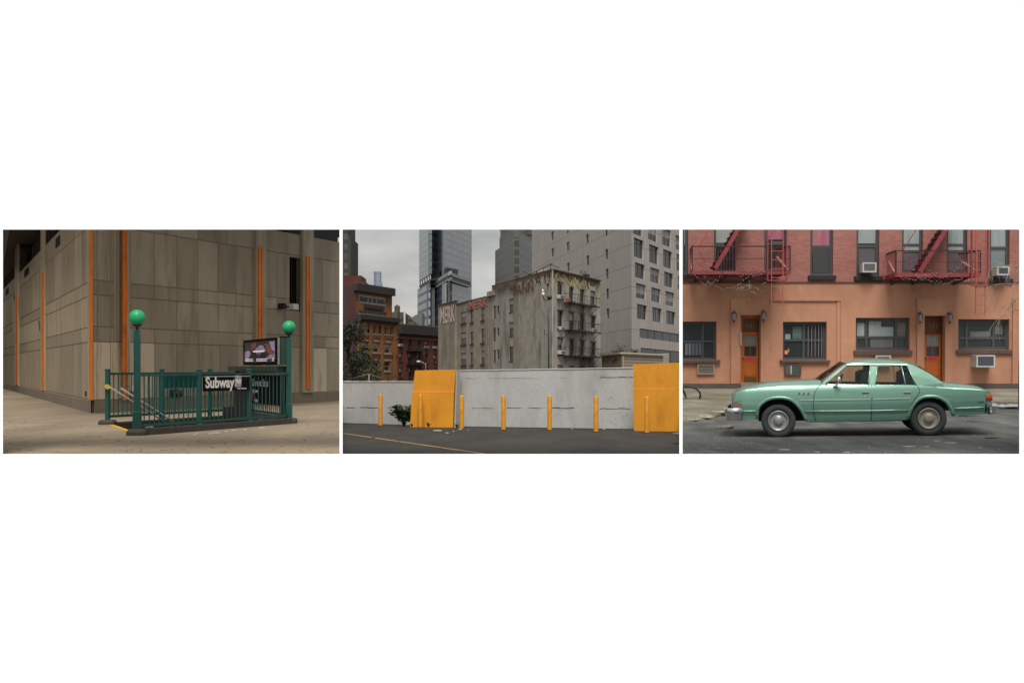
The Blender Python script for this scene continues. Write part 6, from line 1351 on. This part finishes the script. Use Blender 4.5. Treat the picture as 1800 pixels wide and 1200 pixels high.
# --- greenhouse
def off(py): return .075+max(0, min(1, (677-py)/(677-638)))*.20
def g3p(px, py, lift=0., far=False):
    o_ = off(py); u, z = K2(px, py, o_); return (u, WD-o_+lift if far else o_-lift, z)
def gpoly(pts, mat, name, lift=0., thick=.02, label=None, par=None, far=False):
    q = MB(); A_ = [g3p(x, y, lift, far) for x, y in pts]; B_ = [g3p(x, y, lift-thick, far) for x, y in pts]; n = len(A_)
    q.face(A_[::-1] if far else A_); q.face(B_ if far else B_[::-1])
    for i in range(n): j = (i+1) % n; q.face([A_[i], B_[i], B_[j], A_[j]])
    return part(name, q, mat, par or car, label, weld=True)
for far in (False, True):
    gpoly([(1443.5, 675), (1449, 675), (1469, 657.5), (1491.5, 641.6), (1489, 638.6), (1464, 657)], paint, 'front_pillar', .004, .05, far=far)
    gpoly([(1526.8, 676.6), (1530.8, 641), (1541.8, 641), (1538.6, 676.6)], paint, 'middle_pillar', .004, .05, far=far)
    gpoly([(1488, 642), (1489.5, 639.3), (1500, 637.9), (1530, 637), (1562, 637.3), (1594, 639), (1597, 642.5), (1562, 641.6), (1530, 641.2), (1500, 641.5)], trimc, 'roof_rail', .008, .05, far=far)
    gpoly([(1594.5, 639), (1604, 641.2), (1612, 645), (1622, 650), (1636, 658), (1650, 667.5), (1658, 673), (1660, 679.4), (1616, 678), (1612, 676), (1603.5, 659)], paint, 'rear_pillar', .006, .09, far=far)
    for nm, pts in (('front_door_glass', [(1453.5, 675.4), (1470, 659), (1486.5, 643.2), (1530, 641.5), (1526.8, 676.5)]), ('rear_door_glass', [(1539, 676.3), (1542, 641.5), (1583.5, 641.6), (1591.5, 676.3)]), ('quarter_glass', [(1593.5, 676.3), (1585.5, 641.8), (1594.5, 642.3), (1609.5, 675.6)])):
        gpoly(pts, gl, nm, -.012, .005, far=far)
    for pts in ([(1526.8, 676.5), (1530, 641.5)], [(1538.8, 676.5), (1542, 641.5)], [(1592.3, 676.5), (1584.3, 641.7)], [(1610, 676), (1594.6, 642)], [(1451.5, 675.6), (1469, 658.6), (1487.5, 642.2)]):
        q = MB(); q.tube([g3p(x, y, .01, far) for x, y in pts], .012, 5); part('window_trim', q, trimc, car)
    q = MB(); q.tube([g3p(x, y, .012, far) for x, y in ((1487.5, 642.3), (1530, 641.7), (1562, 641.8), (1594.6, 642.6))], .009, 5); part('window_trim', q, blk, car)
    for nm, (xa, xb) in (('sun_strip', (1488, 1530)),): pass
# belt surface between body top and glass
q = MB()
for far in (False, True):
    X_ = [x for x in xs if 1440 <= x <= 1662]
    for xa, xb in zip(X_, X_[1:]):
        P_ = []
        for x in (xa, xb): u, z = K2(x, interp(TOPL, x)); P_.append((u, sy(z), z))
        a, b = P_; c = (b[0], b[1]+.09, b[2]+.012); d = (a[0], a[1]+.09, a[2]+.012); L4 = [a, b, c, d]
        if far: L4 = [(u, WD-y, z) for u, y, z in L4][::-1]
        q.face(L4, 1, True)
part('belt', q, paint, car, weld=True)
# roof, screens
RL = [(1489, 638.8), (1500, 637.6), (1515, 636.9), (1530, 636.6), (1545, 636.5), (1562, 636.8), (1580, 637.7), (1594, 638.8), (1604, 641), (1612.5, 645)]
q = MB(); rows = []; PF = [0, .03, .08, .16, .28, .4, .5, .6, .72, .84, .92, .97, 1]
for i_, (x, y) in enumerate(RL):
    u, _, z = g3p(x, y); o_ = off(y); r_ = []
    for f in PF:
        g_ = 1-(2*f-1)**2; r_.append((u-(.10*g_ if i_ == 0 else .05*g_ if i_ == 1 else 0)+(.08*g_ if i_ == len(RL)-1 else 0), o_+(WD-2*o_)*f, z+(.075 if 1 < i_ < len(RL)-2 else .04)*(1-(1-min(f, 1-f)*2)**2.4)))
    rows.append(r_)
for ra, rb in zip(rows, rows[1:]):
    for j in range(len(PF)-1): q.face([ra[j], rb[j], rb[j+1], ra[j+1]], 1, True); 
part('roof', q, paint, car, weld=True)
def screen(bot, top, bow_b, bow_t, name, rowt, rowdir):
    q = MB(); A_ = []; 
    ob, ot = off(bot[1]), off(top[1]); ub, zb0 = K2(*bot, ob); 
    for k, f in enumerate(PF): g_ = 1-(2*f-1)**2; A_.append(((ub-bow_b*g_, ob+(WD-2*ob)*f, zb0+.01+.04*g_), rowt[k]))
    for (a, b), (c, d) in zip(A_, A_[1:]): q.face([a, b, d, c] if rowdir else [a, c, d, b], 1, True)
    return part(name, q, gl, car)
screen((1446, 674.2), (1489, 639), .16, .1, 'windshield', rows[0], True); screen((1650, 668.5), (1612, 645), -.1, -.08, 'rear_window', rows[-1], False)
# black bar put in as the wiper cowl's shadow and inside: seats, dashboard, wheel, parcel shelf
q = MB(); u, z = K2(1437, 670, .9); q.bbox(K2(1432, 670)[0], K2(1441, 670)[0], .5, WD-.3, z-.04, z+.02, .01); part('cowl_shadow', q, blk, car)
zf = K2(1500, 677)[1]
def seat(x0, xt, x1, lab):
    q = MB(); a, b = K2(x0, 690)[0], K2(x1, 690)[0]; t_ = K2(xt, 650)[0]; zt_ = K2(xt, 651, .4)[1]
    q.xprism([(a, zf-.45), (b, zf-.45), (b, zf-.25), (b-.0, zf-.2), (t_+.12, zt_-.05), (t_+.04, zt_), (t_-.06, zt_-.05), (a+.1, zf-.2)], .24, WD/2-.03); q.xprism([(a, zf-.45), (b, zf-.45), (b, zf-.2), (t_+.12, zt_-.05), (t_+.04, zt_), (t_-.06, zt_-.05), (a+.1, zf-.2)], WD/2+.03, WD-.24); part('seat', q, intm, car, lab)
seat(1506, 1521, 1519, 'front bench seat'); seat(1584, 1598, 1600, 'rear bench seat')
q = MB(); q.box(K2(1446, 680)[0], K2(1462, 680)[0], .12, WD-.12, zf-.3, zf-.02); part('dashboard', q, intm, car)
q = MB(); u, z = K2(1476, 672, .5); q.tube([(u+.06*math.sin(t*.3927), .5+.19*math.cos(t*.3927), z+.17*math.sin(t*.3927)) for t in range(17)], .014, 6); part('steering_wheel', q, blk, car)
for y0_, y1_ in ((.16, .2), (WD-.2, WD-.16)): q = MB(); q.box(K2(1450, 690)[0], K2(1612, 690)[0], y0_, y1_, zf-.4, zf-.02); part('door_lining', q, intm, car)
q = MB(); q.box(K2(1460, 700)[0], K2(1640, 700)[0], .15, WD-.15, zf-.5, zf-.44); q.box(K2(1604, 678)[0], K2(1650, 678)[0], .15, WD-.15, zf-.05, zf-.0); part('floor_pan', q, intm, car)
q = MB(); u, _, z = s3(1470, 676.5); q.bar((u, .02, z+.0), (u+.04, -.06, z+.06), .02, .04); q.bbox(u-.05, u+.04, -.0, .06, z-.01, z+.01, .004); mr = part('mirror_arm', q, chrome, car, 'chrome door mirror')
q = MB(); q.lathe([(0, -.03), (.03, -.028), (.055, -.01), (.065, .02), (.062, .04), (0, .041)], (0, 0, 0), 'Y', 18); q.v = [(u+.05+y*.9+x*.35, -.08+x*.5, z+.105+zz) for x, y, zz in q.v]; part('mirror_head', q, chrome, mr)
# wheels
def wheelmb(r):
    q = MB(); q.lathe([(r*.60, .02), (r*.68, -.012), (r*.86, -.016), (r*.955, .0), (r, .03), (r, .19), (r*.95, .215), (r*.6, .22)], (0, 0, 0), 'Y', 40); return q
r_ = .355; whm = M('hub_silver', lin((168, 170, 166)), .38, metal=.6, var=.12, scale=8); whd = M('hub_dusty', lin((156, 150, 136)), .5, metal=.3, var=.15, scale=8); tyre = M('tyre_rubber', lin((58, 66, 66)), .8, var=.18, scale=5)
def wheel(px, py, y, flip, mat, lab):
    u, z = K2(px, py, .03); w0 = part('wheel', wheelmb(r_), tyre, car, lab); w0.location = (u, y, r_-.012)
    if flip: w0.rotation_euler = (0, 0, math.pi)
    q = MB(); q.lathe([(.61*r_, .0), (.60*r_, -.016), (.555*r_, -.02), (.53*r_, -.005), (.50*r_, .012), (.34*r_, .016), (.27*r_, .006), (.245*r_, -.004), (.235*r_, -.03), (.2*r_, -.038), (0, -.04)], (0, 0, 0), 'Y', 36); part('hubcap', q, mat, w0)
    q = MB(); q.lathe([(.27*r_, .0145), (.29*r_, .012), (.31*r_, .0155)], (0, 0, 0), 'Y', 30); part('hub_groove', q, under, w0)
    q = MB(); q.lathe([(.10*r_, -.0405), (.12*r_, -.043), (.14*r_, -.0405)], (0, 0, 0), 'Y', 20); part('hub_ring', q, chromed, w0)
    return w0
wheel(1368.8, 740, .055, False, whm, 'near front wheel with silver hubcap'); wheel(1633.6, 736, .055, False, whd, 'near rear wheel with dusty hubcap')
wheel(1368.8, 740, WD-.055, True, whm, None); wheel(1633.6, 736, WD-.055, True, whd, None)
# --- litter in the street
x, y = G(3, 1279, 749); gz = -H[3]+zr(x)
q = MB(); q.lathe([(0, -.02), (.1, .0), (.13, .04), (.09, .085), (0, .1)], n=14); q.v = [(a*1.35+.02*math.sin(b*30), b*.8, c+.02*math.sin(a*22)) for a, b, c in q.v]; q.tube([(-.15, 0, .03), (-.22, -.02, .02), (-.3, -.02, .012)], .028, 6, r1=.012)
solid('grey_rag', q, M('rag_grey', lin((118, 116, 108)), .9, var=.35, scale=14, bump=.5), 'crumpled grey rag lying in the street under the front bumper', 'rag', 3, (x, y, gz))
sn = M('trodden_snow', lin((176, 178, 164)), .9, var=.25, scale=6, bump=.3)
def side(px): return 'far left of the frame' if px < 1300 else 'before the front wheel' if px < 1450 else 'before the front door' if px < 1560 else 'before the rear wheel' if px < 1680 else 'right of the rear wheel'
def patch(px, py, r, sq=.5, lab='flat pale patch of dried salt on the asphalt in front of the car', grp='pale patches on the street', name='salt_patch', mat=None, z=None, hgt=.006):
    x, y = G(3, px, py); rnd = random.Random(int(px*7+py)); n = 17; pts = []
    for k in range(n): a = 2*math.pi*k/n; rr = r*rnd.uniform(.45, 1.1); pts.append((rr*math.cos(a), rr*sq*2.2*math.sin(a)))
    q = MB(); q.prism(pts, -.004, hgt); solid(name, q, mat or sn, lab, 'patch', 3, (x, y, (-H[3]+zr(x)+.002) if z is None else z), 0, grp)
rnd = random.Random(77)
for px, py, r, sq, lab in ((1216, 789, .09, .8, 'pale salt patch at the bottom left corner of the street'), (1381, 785, .13, .3, 'wide pale salt patch below the front wheel'), (1437, 790, .05, .4, 'small pale salt patch between front wheel and front door'), (1489, 792, .07, .4, 'pale salt patch below the front door at the bottom edge'),
        (1600, 785, .11, .35, 'whitest salt patch left of the rear wheel bottom'), (1630, 786, .06, .4, 'small pale patch directly below the rear wheel'), (1648, 777.5, .07, .4, 'pale streak just under the rear tyre'), (1672, 781, .13, .25, 'long thin yellowish patch right of the rear wheel'), (1724, 790, .04, .5, 'small pale patch at the bottom right of the street')): patch(px, py, r, sq, lab)
q = MB()
for _ in range(150):
    px, py = rnd.uniform(1203, 1788), rnd.uniform(742, 796)
    if 1330 < px < 1665 and py < 772: continue
    x, y = G(3, px, py); r = rnd.uniform(.006, .022); z = -H[3]+zr(x)+.003; n = 5; pts = [(x+r*rnd.uniform(.6, 1.2)*math.cos(6.28*k/n), y+r*1.5*rnd.uniform(.6, 1.2)*math.sin(6.28*k/n)) for k in range(n)]; q.prism(pts, z, z+.006)
o = part('crumbs', q, sn, None, kind='stuff'); o.matrix_world = T[3]
def heap(spots, nm, mat, lab):
    q = MB(); rnd = random.Random(len(lab))
    for px, d, z, r in spots:
        for _ in range(9):
            x, y = at(3, px+rnd.gauss(0, 9), d+rnd.gauss(0, .25)); rr = r*rnd.uniform(.25, .6); n = 9
            base = [(x+rr*rnd.uniform(.7, 1.2)*math.cos(6.28*k/n), y+rr*rnd.uniform(.7, 1.2)*math.sin(6.28*k/n), z-.02) for k in range(n)]; top = (x, y, z+rnd.uniform(.008, .025))
            for k in range(n): q.face([base[k], base[(k+1) % n], top], 1, True)
    o = part(nm, q, mat, None, kind='stuff'); o.matrix_world = T[3]
heap([(1218, 29.8, -1.86, .3), (1238, 30.5, -1.83, .3), (1262, 31.6, -1.77, .28)], 'snow', M('dirty_snow', lin((158, 152, 130)), .95, var=.35, scale=4, bump=.5), 'a')
heap([(1768, 31.2, -1.60, .25), (1782, 31.6, -1.60, .3)], 'snow', M('dirty_snow_grey', lin((168, 170, 174)), .95, var=.3, scale=4, bump=.5), 'bb')
for px, py, r, sq, lb in ((1702, 739, .3, .2, 'under the rear bumper'), (1712, 748, .2, .2, 'right of the rear wheel'), (1745, 775, .16, .25, 'near the bottom right corner'), (1758, 712, .3, .25, 'by the gutter right of the rear bumper')): patch(px, py, r, sq, 'dark wet leaf litter '+lb, 'dark leaf litter in the street', 'leaf_litter', M('leaf_litter', (.025, .02, .016), .95, var=.5, scale=8), hgt=.008)
q = MB(); q.lathe([(0, .006), (.33, .006), (.35, .0)], n=28); x, y = G(3, 1209, 755); solid('manhole_cover', q, M('iron_cover', (.12, .125, .13), .6, metal=.2, var=.3, scale=9, bump=.5), 'round iron cover in the asphalt at the lower left', 'manhole cover', 3, (x, y, -H[3]+zr(x)+.002))
